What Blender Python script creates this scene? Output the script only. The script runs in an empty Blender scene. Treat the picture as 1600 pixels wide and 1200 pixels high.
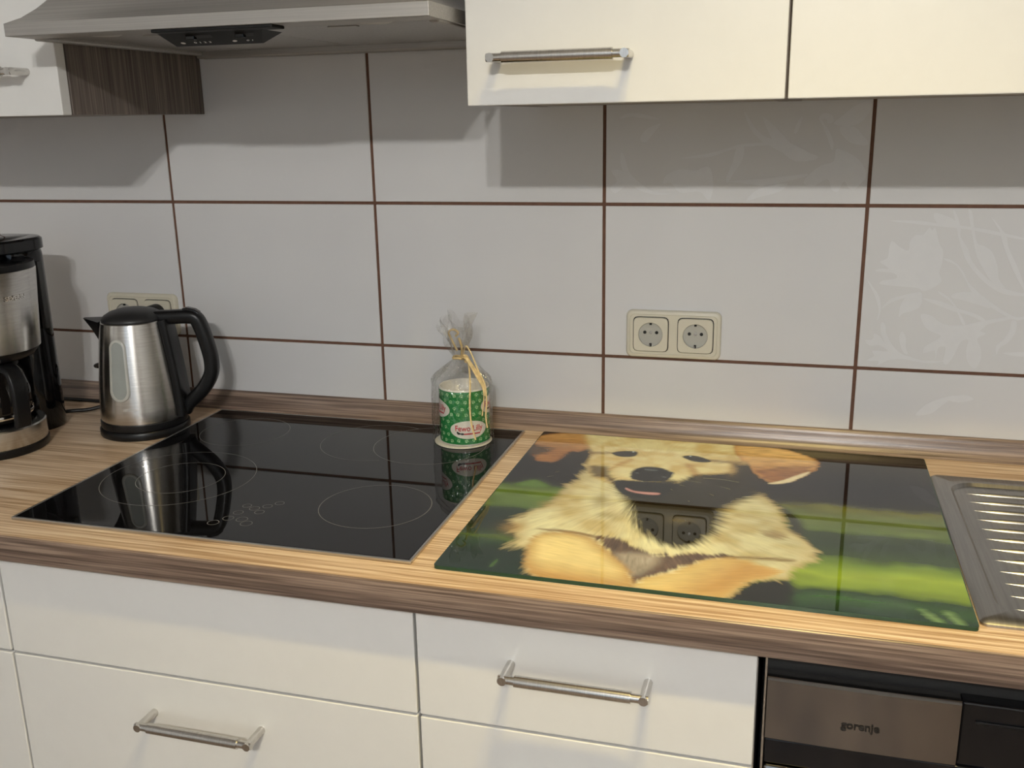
import bpy, bmesh, math, random
import numpy as np
from mathutils import Vector, Matrix

# ------------------------------------------------------------------ camera, world, lights, exposure
# build frame: x along the wall, y=0 tile face (room at -y), z=0 worktop surface; shifted up by UP at the end
UP = 0.91
sc = bpy.context.scene
col = sc.collection
sc.view_settings.view_transform = 'Standard'
sc.view_settings.look = 'None'
sc.view_settings.gamma = 1.0
sc.view_settings.use_curve_mapping = False
sc.view_settings.exposure = 0.10

def link(o):
    col.objects.link(o); return o

cam = bpy.data.cameras.new('camera')
cam.sensor_fit = 'HORIZONTAL'; cam.sensor_width = 36.0
cam.lens = 1531.0 / 1600.0 * 36.0
cam.clip_start = 0.02
camo = link(bpy.data.objects.new('camera', cam))
YAW, PITCH, ROLL = 0.28376, -0.26604, -0.01939
cf = Vector((-math.sin(YAW)*math.cos(PITCH), math.cos(YAW)*math.cos(PITCH), math.sin(PITCH)))
cr = Vector((math.cos(YAW), math.sin(YAW), 0)); cu = cr.cross(cf)
r2 = math.cos(ROLL)*cr + math.sin(ROLL)*cu
u2 = -math.sin(ROLL)*cr + math.cos(ROLL)*cu
mw = Matrix((r2, u2, -cf)).transposed().to_4x4()
mw.translation = Vector((0.9442, -1.5511, 0.5149))
camo.matrix_world = mw
sc.camera = camo

world = bpy.data.worlds.new('world'); sc.world = world
world.use_nodes = True
world.node_tree.nodes['Background'].inputs[0].default_value = (0.62, 0.78, 1.0, 1)
world.node_tree.nodes['Background'].inputs[1].default_value = 0.4

CEIL = 1.55
NEAR_W, FAR_W, DAY_W = 41.0, 50.0, 5.0
NEAR_C, FAR_C, DAY_C = (1.0, 0.77, 0.28), (1.0, 0.985, 0.95), (0.62, 0.80, 1.0)
SPOTS = [(0.93, -1.02, NEAR_W), (1.08, -1.02, NEAR_W), (1.02, -2.95, FAR_W), (1.20, -2.95, FAR_W)]
def add_spot(x, y, w):
    near = y > -2
    l = bpy.data.lights.new('ceiling_spot_light', 'SPOT' if near else 'POINT'); l.energy = w
    l.color = NEAR_C if near else FAR_C; l.shadow_soft_size = 0.028
    if near: l.spot_size = math.radians(99); l.spot_blend = 1.0
    o = link(bpy.data.objects.new('ceiling_spot_light', l)); o.location = (x, y, CEIL-0.10)
for s in SPOTS: add_spot(*s)
# daylight entering by the room's window (in the wall behind the camera)
WIN = (0.1, 1.7, 0.05, 1.25)      # x0 x1 z0 z1
l = bpy.data.lights.new('window_daylight', 'AREA'); l.shape = 'RECTANGLE'
l.size = WIN[1]-WIN[0]; l.size_y = WIN[3]-WIN[2]; l.energy = DAY_W; l.color = DAY_C
o = link(bpy.data.objects.new('window_daylight', l))
o.location = ((WIN[0]+WIN[1])/2, -4.32, (WIN[2]+WIN[3])/2); o.rotation_euler = (math.radians(90), 0, 0)

# ------------------------------------------------------------------ materials
def lin(r, g, b):
    f = lambda c: (c/255/12.92) if c/255 <= .04045 else ((c/255+.055)/1.055)**2.4
    return (f(r), f(g), f(b), 1)
def newmat(name):
    m = bpy.data.materials.new(name); m.use_nodes = True
    nt = m.node_tree; return m, nt, nt.nodes['Principled BSDF']
def setp(b, **k):
    for n, v in k.items():
        b.inputs[n.replace('_', ' ')].default_value = v
def noise_fac(nt, scale, nscale=1.0, detail=6.0, rough=0.6):
    tc = nt.nodes.new('ShaderNodeTexCoord'); mp = nt.nodes.new('ShaderNodeMapping')
    mp.inputs['Scale'].default_value = scale
    n = nt.nodes.new('ShaderNodeTexNoise'); n.inputs['Scale'].default_value = nscale
    n.inputs['Detail'].default_value = detail; n.inputs['Roughness'].default_value = rough
    nt.links.new(tc.outputs['Object'], mp.inputs[0]); nt.links.new(mp.outputs[0], n.inputs[0])
    return n.outputs[0]
def ramp(nt, fac, stops):
    r = nt.nodes.new('ShaderNodeValToRGB'); nt.links.new(fac, r.inputs[0])
    e = r.color_ramp.elements
    while len(e) < len(stops): e.new(0.5)
    for i, (p, c) in enumerate(stops): e[i].position = p; e[i].color = c
    return r.outputs[0]
def bump(nt, b, fac, strength, dist=0.001):
    n = nt.nodes.new('ShaderNodeBump'); n.inputs['Strength'].default_value = strength; n.inputs['Distance'].default_value = dist
    nt.links.new(fac, n.inputs['Height']); nt.links.new(n.outputs[0], b.inputs['Normal'])
def plain(name, c, rough=0.5, metal=0.0, var=0.04, spec=0.5, coat=0.0, nscale=40.0):
    """one colour with a little procedural variation"""
    m, nt, b = newmat(name)
    f = noise_fac(nt, (1, 1, 1), nscale, 4)
    lo = tuple(x*(1-var) for x in c[:3]) + (1,); hi = tuple(min(1, x*(1+var)) for x in c[:3]) + (1,)
    nt.links.new(ramp(nt, f, [(0.3, lo), (0.7, hi)]), b.inputs['Base Color'])
    b.inputs['Roughness'].default_value = rough; b.inputs['Metallic'].default_value = metal
    b.inputs['Specular IOR Level'].default_value = spec; b.inputs['Coat Weight'].default_value = coat
    b.inputs['Coat Roughness'].default_value = 0.03
    return m
def wood(name, dark, mid, light, grain='x', rough=0.35, fine=260.0, bmp=0.15):
    m, nt, b = newmat(name)
    ax = 'xyz'.index(grain)
    s1 = [30.0]*3; s1[ax] = 1.1
    s2 = [fine]*3; s2[ax] = 5.0
    n1 = noise_fac(nt, s1, 1.0, 5, 0.65); n2 = noise_fac(nt, s2, 1.0, 3, 0.6)
    mx = nt.nodes.new('ShaderNodeMath'); mx.operation = 'MULTIPLY_ADD'
    nt.links.new(n2, mx.inputs[0]); mx.inputs[1].default_value = 0.68
    ml = nt.nodes.new('ShaderNodeMath'); ml.operation = 'MULTIPLY'; nt.links.new(n1, ml.inputs[0]); ml.inputs[1].default_value = 0.32
    nt.links.new(ml.outputs[0], mx.inputs[2])
    c = ramp(nt, mx.outputs[0], [(0.40, dark), (0.50, mid), (0.60, light)])
    nt.links.new(c, b.inputs['Base Color']); b.inputs['Roughness'].default_value = rough
    bump(nt, b, n2, bmp, 0.0006)
    return m
def steel(name, c=0.60, rough=0.25, aniso=0.0, brush=None, tint=(1.0, 0.97, 0.92)):
    m, nt, b = newmat(name)
    f = noise_fac(nt, brush or (4, 4, 4), 1.0, 4)
    lo = tuple(c*0.9*t for t in tint)+(1,); hi = tuple(min(1, c*1.08*t) for t in tint)+(1,)
    nt.links.new(ramp(nt, f, [(0.35, lo), (0.65, hi)]), b.inputs['Base Color'])
    b.inputs['Metallic'].default_value = 1.0; b.inputs['Roughness'].default_value = rough
    if aniso:
        b.inputs['Anisotropic'].default_value = aniso
        b.inputs['Anisotropic Rotation'].default_value = 0.25
        t = nt.nodes.new('ShaderNodeTangent'); t.direction_type = 'RADIAL'; t.axis = 'Z'
        nt.links.new(t.outputs[0], b.inputs['Tangent'])
    if brush: bump(nt, b, f, 0.05, 0.0004)
    return m

M = {}
M['tile'], nt, b = newmat('glazed_wall_tile')
f = noise_fac(nt, (3, 3, 420), 1.0, 3); f2 = noise_fac(nt, (1, 1, 1), 5.0, 2)
nt.links.new(ramp(nt, f2, [(0.3, (0.66, 0.655, 0.655, 1)), (0.7, (0.69, 0.685, 0.68, 1))]), b.inputs['Base Color'])
setp(b, Roughness=0.42); b.inputs['Specular IOR Level'].default_value = 0.35; bump(nt, b, f, 0.25, 0.0004)
M['flower'] = plain('tile_flower_relief', (0.715, 0.715, 0.72, 1), 0.36, var=0.02, spec=0.4)
M['grout'] = plain('brown_grout', lin(104, 74, 58), 0.9, var=0.15, nscale=90)
M['plaster'] = plain('plaster', (0.66, 0.66, 0.65, 1), 0.9)
M['ceiling'] = plain('ceiling_paint', (0.76, 0.76, 0.75, 1), 0.9)
M['oak'] = wood('light_oak_laminate', lin(174, 142, 108), lin(209, 181, 150), lin(232, 211, 186), 'x', 0.36, 240)
M['greywood'] = wood('grey_brown_laminate', lin(92, 76, 66), lin(126, 107, 94), lin(156, 136, 120), 'x', 0.30, 300)
M['greywood_v'] = wood('grey_brown_laminate_upright', lin(80, 71, 64), lin(106, 96, 88), lin(128, 117, 108), 'z', 0.5, 200)
M['floorwood'] = wood('floor_planks', lin(92, 80, 70), lin(128, 113, 100), lin(146, 130, 116), 'y', 0.35, 60)
M['white'] = plain('white_front_lacquer', (0.745, 0.74, 0.715, 1), 0.24, var=0.01)
M['whiteedge'] = plain('pale_edge_band', (0.66, 0.68, 0.70, 1), 0.4, var=0.01)
M['carcass'] = plain('carcass_board', (0.30, 0.27, 0.24, 1), 0.6)
M['gapdark'] = plain('near_black_gap', (0.012, 0.012, 0.012, 1), 0.6)  # near-black colour for the dishwasher body and slider slots
M['steel'] = steel('satin_steel', 0.58, 0.26, brush=(3, 500, 500))
M['handle'] = steel('brushed_handle_steel', 0.62, 0.22, brush=(500, 60, 60))
M['hoodsteel'] = steel('hood_steel', 0.42, 0.46, brush=(3, 300, 400), tint=(1, .96, .90)); M['hoodsteel'].node_tree.nodes['Principled BSDF'].inputs['Metallic'].default_value = 0.72
M['kettle'] = steel('kettle_steel', 0.62, 0.27, aniso=0.75, brush=(30, 30, 700))
M['sink'] = steel('sink_steel', 0.34, 0.34, brush=(300, 8, 8))
M['chrome'] = steel('polished_steel', 0.72, 0.10)
M['panelsteel'] = steel('appliance_steel', 0.27, 0.10, tint=(1, .95, .90))
M['black'] = plain('black_plastic', (0.006, 0.006, 0.0065, 1), 0.34, spec=0.3)
M['blackgloss'] = plain('glossy_black_plastic', (0.005, 0.005, 0.006, 1), 0.08, spec=0.4)
M['mattblack'] = plain('dull_black_plastic', (0.008, 0.008, 0.008, 1), 0.6, spec=0.25)
M['lidblack'] = plain('matt_black_lid', (0.016, 0.016, 0.017, 1), 0.42)
M['hobglass'] = plain('black_ceramic_glass', (0.004, 0.004, 0.005, 1), 0.02, spec=0.29)
M['hobprint'] = plain('grey_screen_print', (0.17, 0.17, 0.165, 1), 0.3)
M['frame'] = steel('hob_trim_steel', 0.55, 0.28)
M['socket'] = plain('ivory_socket_plastic', (0.66, 0.62, 0.50, 1), 0.25, var=0.01)
M['socketwell'] = plain('shaded_ivory_well', (0.44, 0.43, 0.38, 1), 0.35, var=0.01)  # recess shade put into the ivory colour so shallow wells look deeper
M['hole'] = plain('pin_hole', (0.006, 0.006, 0.006, 1), 0.7)
M['boardedge'] = plain('green_glass_edge', (0.012, 0.05, 0.028, 1), 0.06)
M['mugwhite'] = plain('white_ceramic', (0.82, 0.80, 0.74, 1), 0.15, var=0.01)
M['muggreen'] = plain('green_mug_print', lin(38, 132, 66), 0.22, var=0.05)
M['paw'] = plain('pale_green_paw_print', lin(165, 214, 160), 0.25)
M['red'] = plain('red_lettering', lin(190, 30, 48), 0.3)
M['inkblack'] = plain('black_lettering', (0.012, 0.010, 0.009, 1), 0.35)
M['inkwhite'] = plain('white_lettering', (0.75, 0.75, 0.72, 1), 0.4)
M['raffia'] = plain('natural_raffia', lin(214, 190, 140), 0.7, var=0.2, nscale=150)
M['card'] = plain('white_card', (0.82, 0.79, 0.70, 1), 0.7)
M['waterwindow'] = plain('frosted_water_gauge', (0.50, 0.50, 0.46, 1), 0.12, coat=0.6)
M['tankstrip'] = plain('smoky_tank_plastic', (0.05, 0.05, 0.05, 1), 0.2)
M['waterwin2'] = plain('gauge_inner_plastic', (0.30, 0.32, 0.30, 1), 0.2, coat=0.6)
M['carafe'] = plain('dark_carafe_glass', (0.010, 0.008, 0.007, 1), 0.03)
M['filter'] = steel('hood_filter_mesh', 0.45, 0.5, brush=(300, 300, 300))
M['lampglass'] = plain('lamp_cover', (0.55, 0.54, 0.50, 1), 0.3)
# thin clear film: reflects by Fresnel, otherwise lets light straight through
m = bpy.data.materials.new('clear_cellophane'); m.use_nodes = True; nt = m.node_tree
nt.nodes.remove(nt.nodes['Principled BSDF'])
tr = nt.nodes.new('ShaderNodeBsdfTransparent'); tr.inputs[0].default_value = (0.955, 0.95, 0.94, 1)
gl = nt.nodes.new('ShaderNodeBsdfGlossy'); gl.inputs['Roughness'].default_value = 0.07
fn = noise_fac(nt, (1, 1, .5), 95.0, 2); fb_ = nt.nodes.new('ShaderNodeBump'); fb_.inputs['Strength'].default_value = 1.0; fb_.inputs['Distance'].default_value = 0.006
nt.links.new(fn, fb_.inputs['Height']); nt.links.new(fb_.outputs[0], gl.inputs['Normal'])
lw = nt.nodes.new('ShaderNodeLayerWeight'); lw.inputs[0].default_value = 0.5
pw = nt.nodes.new('ShaderNodeMath'); pw.operation = 'POWER'; pw.inputs[1].default_value = 3.0
fr = nt.nodes.new('ShaderNodeMath'); fr.operation = 'MULTIPLY_ADD'; fr.inputs[1].default_value = 0.55; fr.inputs[2].default_value = 0.11
nt.links.new(lw.outputs['Facing'], pw.inputs[0]); nt.links.new(pw.outputs[0], fr.inputs[0])
mx = nt.nodes.new('ShaderNodeMixShader')
nt.links.new(fr.outputs[0], mx.inputs[0]); nt.links.new(tr.outputs[0], mx.inputs[1]); nt.links.new(gl.outputs[0], mx.inputs[2])
nt.links.new(mx.outputs[0], nt.nodes['Material Output'].inputs[0]); M['film'] = m
m = bpy.data.materials.new('window_glass'); m.use_nodes = True; nt = m.node_tree
nt.nodes.remove(nt.nodes['Principled BSDF'])
tr = nt.nodes.new('ShaderNodeBsdfTransparent'); gl = nt.nodes.new('ShaderNodeBsdfGlossy'); gl.inputs['Roughness'].default_value = 0.0
mx = nt.nodes.new('ShaderNodeMixShader'); mx.inputs[0].default_value = 0.06
nt.links.new(tr.outputs[0], mx.inputs[1]); nt.links.new(gl.outputs[0], mx.inputs[2])
nt.links.new(mx.outputs[0], nt.nodes['Material Output'].inputs[0]); M['pane'] = m
m, nt, b = newmat('lamp_bulb'); setp(b, Emission_Color=(1, .8, .5, 1), Emission_Strength=6.0); M['bulb'] = m
# printed picture under gloss glass: flat print carried by a colour attribute
m, nt, b = newmat('printed_glass_picture')
at = nt.nodes.new('ShaderNodeVertexColor'); at.layer_name = 'print'
nt.links.new(at.outputs[0], b.inputs['Base Color']); setp(b, Roughness=0.02); b.inputs['Specular IOR Level'].default_value = 0.5
M['print'] = m

# ------------------------------------------------------------------ mesh helpers (build-frame coordinates)
BASE = {}
def finish(name, bm, mat, parent=None, smooth=35):
    bmesh.ops.recalc_face_normals(bm, faces=bm.faces[:])
    lay_ = bm.faces.layers.int.get('flat')
    fl_ = [(f[lay_] == 1) if lay_ is not None else False for f in bm.faces]
    me = bpy.data.meshes.new(name); bm.to_mesh(me); bm.free()
    if smooth:
        me.set_sharp_from_angle(angle=math.radians(smooth))
        me.polygons.foreach_set('use_smooth', [not f for f in fl_])
    if 'flat' in me.attributes: me.attributes.remove(me.attributes['flat'])
    me.materials.append(M[mat] if isinstance(mat, str) else mat)
    o = link(bpy.data.objects.new(name, me))
    if parent is not None: adopt(o, parent)
    return o
def wpos(o):
    p = Vector((0, 0, 0))
    while o is not None: p = p + o.location; o = o.parent
    return p
def adopt(o, parent):
    o.data.transform(Matrix.Translation(-wpos(parent))); o.parent = parent
def center_origin(o, base):
    o.data.transform(Matrix.Translation(-Vector(base))); o.location = Vector(base)
def thing(name, label, cat, base, group=None):
    o = link(bpy.data.objects.new(name, None)); o.location = base; o.empty_display_size = 0.05
    o['label'] = label; o['category'] = cat
    if group: o['group'] = group
    return o
def tag(o, label, cat, group=None):
    o['label'] = label; o['category'] = cat
    if group: o['group'] = group
    return o
def structure(o, label=None):
    o['kind'] = 'structure'
    if label: o['label'] = label
    return o
def new(): return bmesh.new()
def box(bm, x0, x1, y0, y1, z0, z1, bev=0.0, seg=2):
    lay_ = bm.faces.layers.int.get('flat')
    if lay_ is None: lay_ = bm.faces.layers.int.new('flat')
    before = set(bm.faces)
    r = bmesh.ops.create_cube(bm, size=1.0)
    vs = r['verts']
    for v in vs:
        v.co = Vector(((x0+x1)/2+v.co.x*(x1-x0), (y0+y1)/2+v.co.y*(y1-y0), (z0+z1)/2+v.co.z*(z1-z0)))
    if bev:
        es = list({e for v in vs for e in v.link_edges})
        bmesh.ops.bevel(bm, geom=es, offset=bev, segments=seg, affect='EDGES', profile=0.5)
    for f in bm.faces:
        if f not in before: f[lay_] = 1
    return bm
def bx(name, mat, parent, *a, **k):
    bm = new(); box(bm, *a, **k); return finish(name, bm, mat, parent)
def loft(bm, rings, close=True, cap0=False, cap1=False):
    R = [[bm.verts.new(p) for p in r] for r in rings]
    n = len(R[0])
    for a, b in zip(R, R[1:]):
        for i in range(n if close else n-1):
            j = (i+1) % n
            bm.faces.new((a[i], a[j], b[j], b[i]))
    if cap0: bm.faces.new(R[0][::-1])
    if cap1: bm.faces.new(R[-1])
    return R
def lathe(bm, c, prof, n=64, cap0=True, cap1=True, a0=0.0):
    rings = [[(c[0]+r*math.cos(a0+2*math.pi*i/n), c[1]+r*math.sin(a0+2*math.pi*i/n), c[2]+z) for i in range(n)] for r, z in prof]
    return loft(bm, rings, True, cap0, cap1)
def tube(bm, path, r, n=8, closed=False, flat=None):
    P = [Vector(p) for p in path]; rings = []; m = len(P)
    up = None
    for i, p in enumerate(P):
        d = (P[(i+1) % m] - P[i-1]) if closed else (P[min(i+1, m-1)] - P[max(i-1, 0)])
        d.normalize()
        if up is None: up = Vector((0, 0, 1)) if abs(d.z) < 0.9 else Vector((1, 0, 0))
        s = d.cross(up); s.normalize(); up = s.cross(d); up.normalize()
        rr = r[i] if isinstance(r, (list, tuple)) else r
        a, b = (rr, rr) if flat is None else (rr, rr*flat)
        rings.append([p + s*a*math.cos(2*math.pi*k/n) + up*b*math.sin(2*math.pi*k/n) for k in range(n)])
    if closed: rings.append(rings[0])
    loft(bm, rings, True, not closed, not closed)
    if closed: bmesh.ops.remove_doubles(bm, verts=bm.verts[:], dist=1e-6)
def cyl(bm, p0, p1, r, n=24, r1=None):
    tube(bm, [p0, p1], [r, r if r1 is None else r1], n)
def spline(pts, per=6, closed=False):
    P = [np.array(p, float) for p in pts]; n = len(P); out = []
    for i in range(n if closed else n-1):
        a = P[i-1] if (closed or i > 0) else P[0]; b = P[i]; c = P[(i+1) % n]
        d = P[(i+2) % n] if (closed or i+2 < n) else P[n-1]
        for k in range(per):
            t = k/per
            out.append(0.5*((2*b)+(c-a)*t+(2*a-5*b+4*c-d)*t*t+(3*b-a-3*c+d)*t**3))
    if not closed: out.append(P[-1])
    return out
def rrect(w, h, r, n=8):
    pts = []
    for cx, cy, a in ((w/2-r, h/2-r, 0), (-w/2+r, h/2-r, 90), (-w/2+r, -h/2+r, 180), (w/2-r, -h/2+r, 270)):
        for i in range(n+1):
            t = math.radians(a+90*i/n); pts.append((cx+r*math.cos(t), cy+r*math.sin(t)))
    return pts
def prism(bm, poly, to3, d0, d1):
    """extrude a 2-D polygon between two depths; to3(u,v,d)->xyz"""
    a = [bm.verts.new(to3(u, v, d0)) for u, v in poly]; b = [bm.verts.new(to3(u, v, d1)) for u, v in poly]
    n = len(poly)
    bm.faces.new(a); bm.faces.new(b[::-1])
    for i in range(n): bm.faces.new((a[i], b[i], b[(i+1) % n], a[(i+1) % n]))
def annulus(bm, cx, cy, z, r, w, a0=0.0, a1=360.0, n=96):
    full = a1-a0 >= 360
    m = n if full else n+1
    I = []; O = []
    for i in range(m):
        t = math.radians(a0+(a1-a0)*i/n)
        I.append(bm.verts.new((cx+(r-w/2)*math.cos(t), cy+(r-w/2)*math.sin(t), z)))
        O.append(bm.verts.new((cx+(r+w/2)*math.cos(t), cy+(r+w/2)*math.sin(t), z)))
    for i in range(m if full else m-1):
        j = (i+1) % m
        bm.faces.new((I[i], O[i], O[j], I[j]))
def text_bm(body, size, extrude=0.0, bold=0.0, align='CENTER'):
    cu_ = bpy.data.curves.new('txt', 'FONT'); cu_.body = body; cu_.size = size; cu_.extrude = extrude
    cu_.offset = bold; cu_.align_x = align; cu_.align_y = 'CENTER'; cu_.resolution_u = 4
    o_ = link(bpy.data.objects.new('txt', cu_))
    dg = bpy.context.evaluated_depsgraph_get(); dg.update()
    me = bpy.data.meshes.new_from_object(o_.evaluated_get(dg))
    bm = bmesh.new(); bm.from_mesh(me)
    bpy.data.objects.remove(o_); bpy.data.curves.remove(cu_); bpy.data.meshes.remove(me)
    return bm
def warp(bm, fn):
    for v in bm.verts: v.co = Vector(fn(v.co.x, v.co.y, v.co.z))
    return bm
DOG = {
 'body': [(11.05, 38.98), (10.64, 36.71), (10.15, 33.65), (10.3, 31.65), (9.25, 29.42), (9.25, 27.1), (8.85, 23.66), (8.13, 20.64), (7.03, 19.67), (6.46, 18.33), (6.79, 19.67), (6.1, 17.12), (4.89, 14.89), (6.54, 13.42), (6.19, 11.51), (7.37, 10.02), (7.16, 8.24), (6.86, 6.32), (8.91, 7.15), (10.04, 5.63), (10.31, 3.16), (11.07, 0.91), (12.64, 0.12), (16.26, -0.13), (21.48, -0.51), (23.99, -0.43), (26.15, -0.62), (29.82, -0.51), (32.91, 0.01), (33.98, 0.15), (35.57, 3.41), (37.91, 5.42), (40.33, 6.31), (40.91, 7.91), (41.76, 10.21), (43.77, 12.25), (43.14, 13.35), (43.78, 14.79), (42.76, 16.85), (41.82, 18.66), (40.32, 20.4), (39.55, 23.9), (39.2, 26.51), (37.78, 30.21), (36.22, 31.94), (34.55, 34.22), (31.27, 39.46), (26.29, 43.84)],
 'neck': [(16.06, 31.06), (17.25, 27.9), (18.71, 24.62), (19.78, 21.42), (20.96, 17.72), (22.9, 14.58), (25.18, 12.38), (25.63, 12.25), (28.36, 12.26), (30.13, 14.73), (31.33, 18.18), (31.74, 21.6), (31.9, 25.11), (32.62, 27.31), (34.68, 29.87), (35.78, 31.84), (36.02, 32.95), (35.78, 38.33), (34.6, 41.15), (33.32, 45.03), (31.57, 43.66), (30.62, 40.2), (26.86, 38.4), (25.68, 35.47), (23.29, 33.18), (23.15, 34.34), (17.86, 33.47), (15.91, 32.6)],
 'gap': [(17.05, 12.42), (18.34, 13.09), (20.21, 12.17), (22.15, 10.62), (24.1, 9.46), (26.4, 9.4), (25.16, 8.86), (26.71, 9.24), (28.96, 10.44), (30.92, 10.78), (33.0, 10.98), (34.1, 10.45), (30.7, 8.97), (28.96, 6.99), (27.26, 5.06), (25.55, 3.45), (24.72, 2.87), (23.95, 0.95), (23.62, 0.31), (22.68, 3.53), (20.61, 6.99), (18.7, 9.76)],
 'chestfur': [(20.43, 7.9), (21.76, 8.88), (23.77, 9.06), (25.41, 8.83), (25.67, 7.0), (24.79, 4.96), (23.4, 3.12), (22.68, 3.53)],
 'creaseL': [(9.15, 13.15), (12.44, 13.59), (17.25, 12.82), (17.69, 12.06), (15.93, 12.32), (12.64, 12.75)],
 'creaseR': [(33.03, 10.82), (36.37, 11.34), (40.85, 11.84), (40.61, 11.08), (36.41, 10.72), (33.85, 10.23)],
 'legL': [(9.78, 5.57), (9.32, 10.87), (12.6, 12.92), (15.93, 12.32), (17.72, 10.53), (19.91, 7.78), (22.0, 5.16), (23.01, 2.73), (23.6, 0.02), (20.17, -0.28), (12.71, -0.16), (10.53, 2.59)],
 'legR': [(24.04, 0.41), (24.17, 1.58), (24.97, 2.93), (25.57, 3.31), (27.85, 5.51), (30.35, 8.58), (32.05, 9.94), (35.14, 10.25), (37.76, 9.21), (39.67, 8.19), (38.49, 6.13), (36.71, 4.83), (35.36, 2.8), (33.64, -0.07), (29.82, -0.51), (26.15, -0.62)],
 'earL': [(-0.39, 49.92), (3.29, 52.61), (8.7, 53.33), (10.38, 46.66), (9.09, 45.4), (7.96, 43.48), (6.49, 43.13), (5.59, 38.57), (4.1, 37.87), (2.53, 38.07), (1.44, 39.85), (0.52, 41.49), (-0.44, 45.6)],
 'earLdark': [(-0.22, 41.32), (-0.38, 45.37), (1.31, 45.03), (3.76, 44.14), (2.73, 42.01), (1.76, 40.38), (1.06, 40.69)],
 'head': [(6.67, 53.66), (11.18, 53.91), (22.3, 53.65), (25.29, 53.3), (31.89, 52.71), (33.35, 44.56), (31.74, 43.47), (31.8, 40.48), (30.71, 39.09), (26.95, 37.53), (25.77, 34.64), (23.34, 32.77), (23.1, 33.73), (17.93, 33.08), (15.77, 32.57), (15.79, 31.0), (13.9, 32.11), (12.23, 33.33), (10.78, 36.75), (10.01, 39.62), (10.0, 43.25), (9.33, 44.98)],
 'cheek': [(10.79, 37.4), (12.39, 38.21), (13.99, 37.5), (14.31, 35.07), (15.57, 32.91), (15.79, 31.0), (14.07, 33.37), (12.36, 33.36)],
 'earR': [(31.3, 52.05), (35.08, 53.45), (38.31, 52.39), (40.51, 51.38), (43.0, 49.24), (44.11, 47.12), (43.87, 44.26), (43.12, 42.74), (42.25, 41.19), (40.12, 38.08), (38.15, 36.76), (36.67, 37.68), (34.95, 40.33), (33.8, 44.66), (32.66, 45.83)],
 'earRlow': [(35.34, 41.32), (37.07, 42.65), (40.02, 44.27), (43.28, 45.51), (42.25, 41.63), (40.12, 38.51), (38.14, 37.18), (36.66, 38.11)],
 'earRrim': [(37.15, 36.52), (39.11, 38.27), (42.25, 42.3), (42.69, 41.96), (40.41, 38.15), (38.44, 36.62)],
 'mouth': [(15.55, 31.91), (16.55, 32.95), (17.96, 32.89), (23.17, 33.16), (24.86, 32.78), (23.62, 28.89), (22.92, 27.26), (20.36, 26.63), (18.39, 27.25), (17.06, 28.61)],
 'tongue': [(17.75, 30.11), (18.98, 29.26), (20.64, 29.09), (22.58, 29.2), (22.55, 28.45), (20.78, 28.21), (19.11, 28.55), (18.04, 29.23)],
 'nose': [(17.47, 35.41), (17.61, 37.52), (18.8, 39.08), (21.18, 39.44), (22.76, 38.33), (23.58, 37.48), (23.32, 35.18), (22.41, 33.77), (19.3, 33.22), (17.94, 33.89)],
 'noseHi': [(19.05, 38.37), (20.18, 38.47), (21.22, 38.21), (20.29, 37.74), (19.41, 37.87)],
 'eyeL': [(13.08, 44.22), (13.76, 45.07), (15.17, 45.73), (16.78, 45.64), (16.73, 43.69), (15.19, 43.0), (14.11, 43.21)],
 'eyeR': [(24.02, 45.01), (24.96, 45.87), (26.41, 45.72), (28.37, 44.09), (27.28, 43.26), (25.53, 43.56)],
 'strokeL': [(13.93, 37.06), (14.93, 40.34), (16.52, 42.28), (16.49, 40.71), (15.23, 38.66), (14.42, 36.76)],
 'strokeL2': [(9.67, 44.11), (11.11, 44.55), (13.07, 44.68), (13.22, 43.92), (11.35, 43.34), (10.02, 43.17)],
 'strokeR': [(24.77, 42.05), (25.93, 41.39), (27.34, 38.07), (27.08, 36.24), (26.02, 37.76)],
 'strokeR2': [(28.07, 44.75), (30.25, 44.78), (32.87, 44.92), (32.79, 43.72), (30.35, 43.61), (28.64, 43.68)],
 'mouthR': [(21.95, 34.05), (24.67, 34.31), (24.44, 33.46), (25.64, 35.89), (27.38, 37.63), (27.31, 34.15), (25.54, 30.41), (23.54, 29.12), (23.88, 29.88)],
 'flank': [(36.95, 19.03), (38.7, 19.29), (39.95, 18.54), (39.44, 17.38), (37.96, 17.53)],
 'shadowR': [(34.03, -0.5), (35.48, 2.83), (36.95, 4.89), (39.11, 6.14), (40.83, 5.87), (41.1, 2.9), (40.8, 0.18), (37.0, -0.79)],
 'shadowR2': [(38.1, 29.46), (39.91, 27.07), (41.65, 23.66), (41.96, 19.04), (40.73, 19.79), (39.83, 23.96)],
 'bladeA': [(53.97, 2.28), (54.71, 2.13), (56.27, 0.18), (55.34, -0.23)],
 'bladeB': [(56.37, 2.21), (57.14, 2.4), (58.14, -0.0), (57.29, 0.1)],
 'bladeC': [(6.48, 1.2), (6.54, 2.23), (6.81, 3.33), (7.0, 2.68), (6.9, 1.3)],
 'blobL': [(2.22, 27.65), (3.03, 29.37), (4.46, 30.23), (6.23, 29.12), (6.92, 27.79), (4.55, 27.22)],
}
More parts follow.
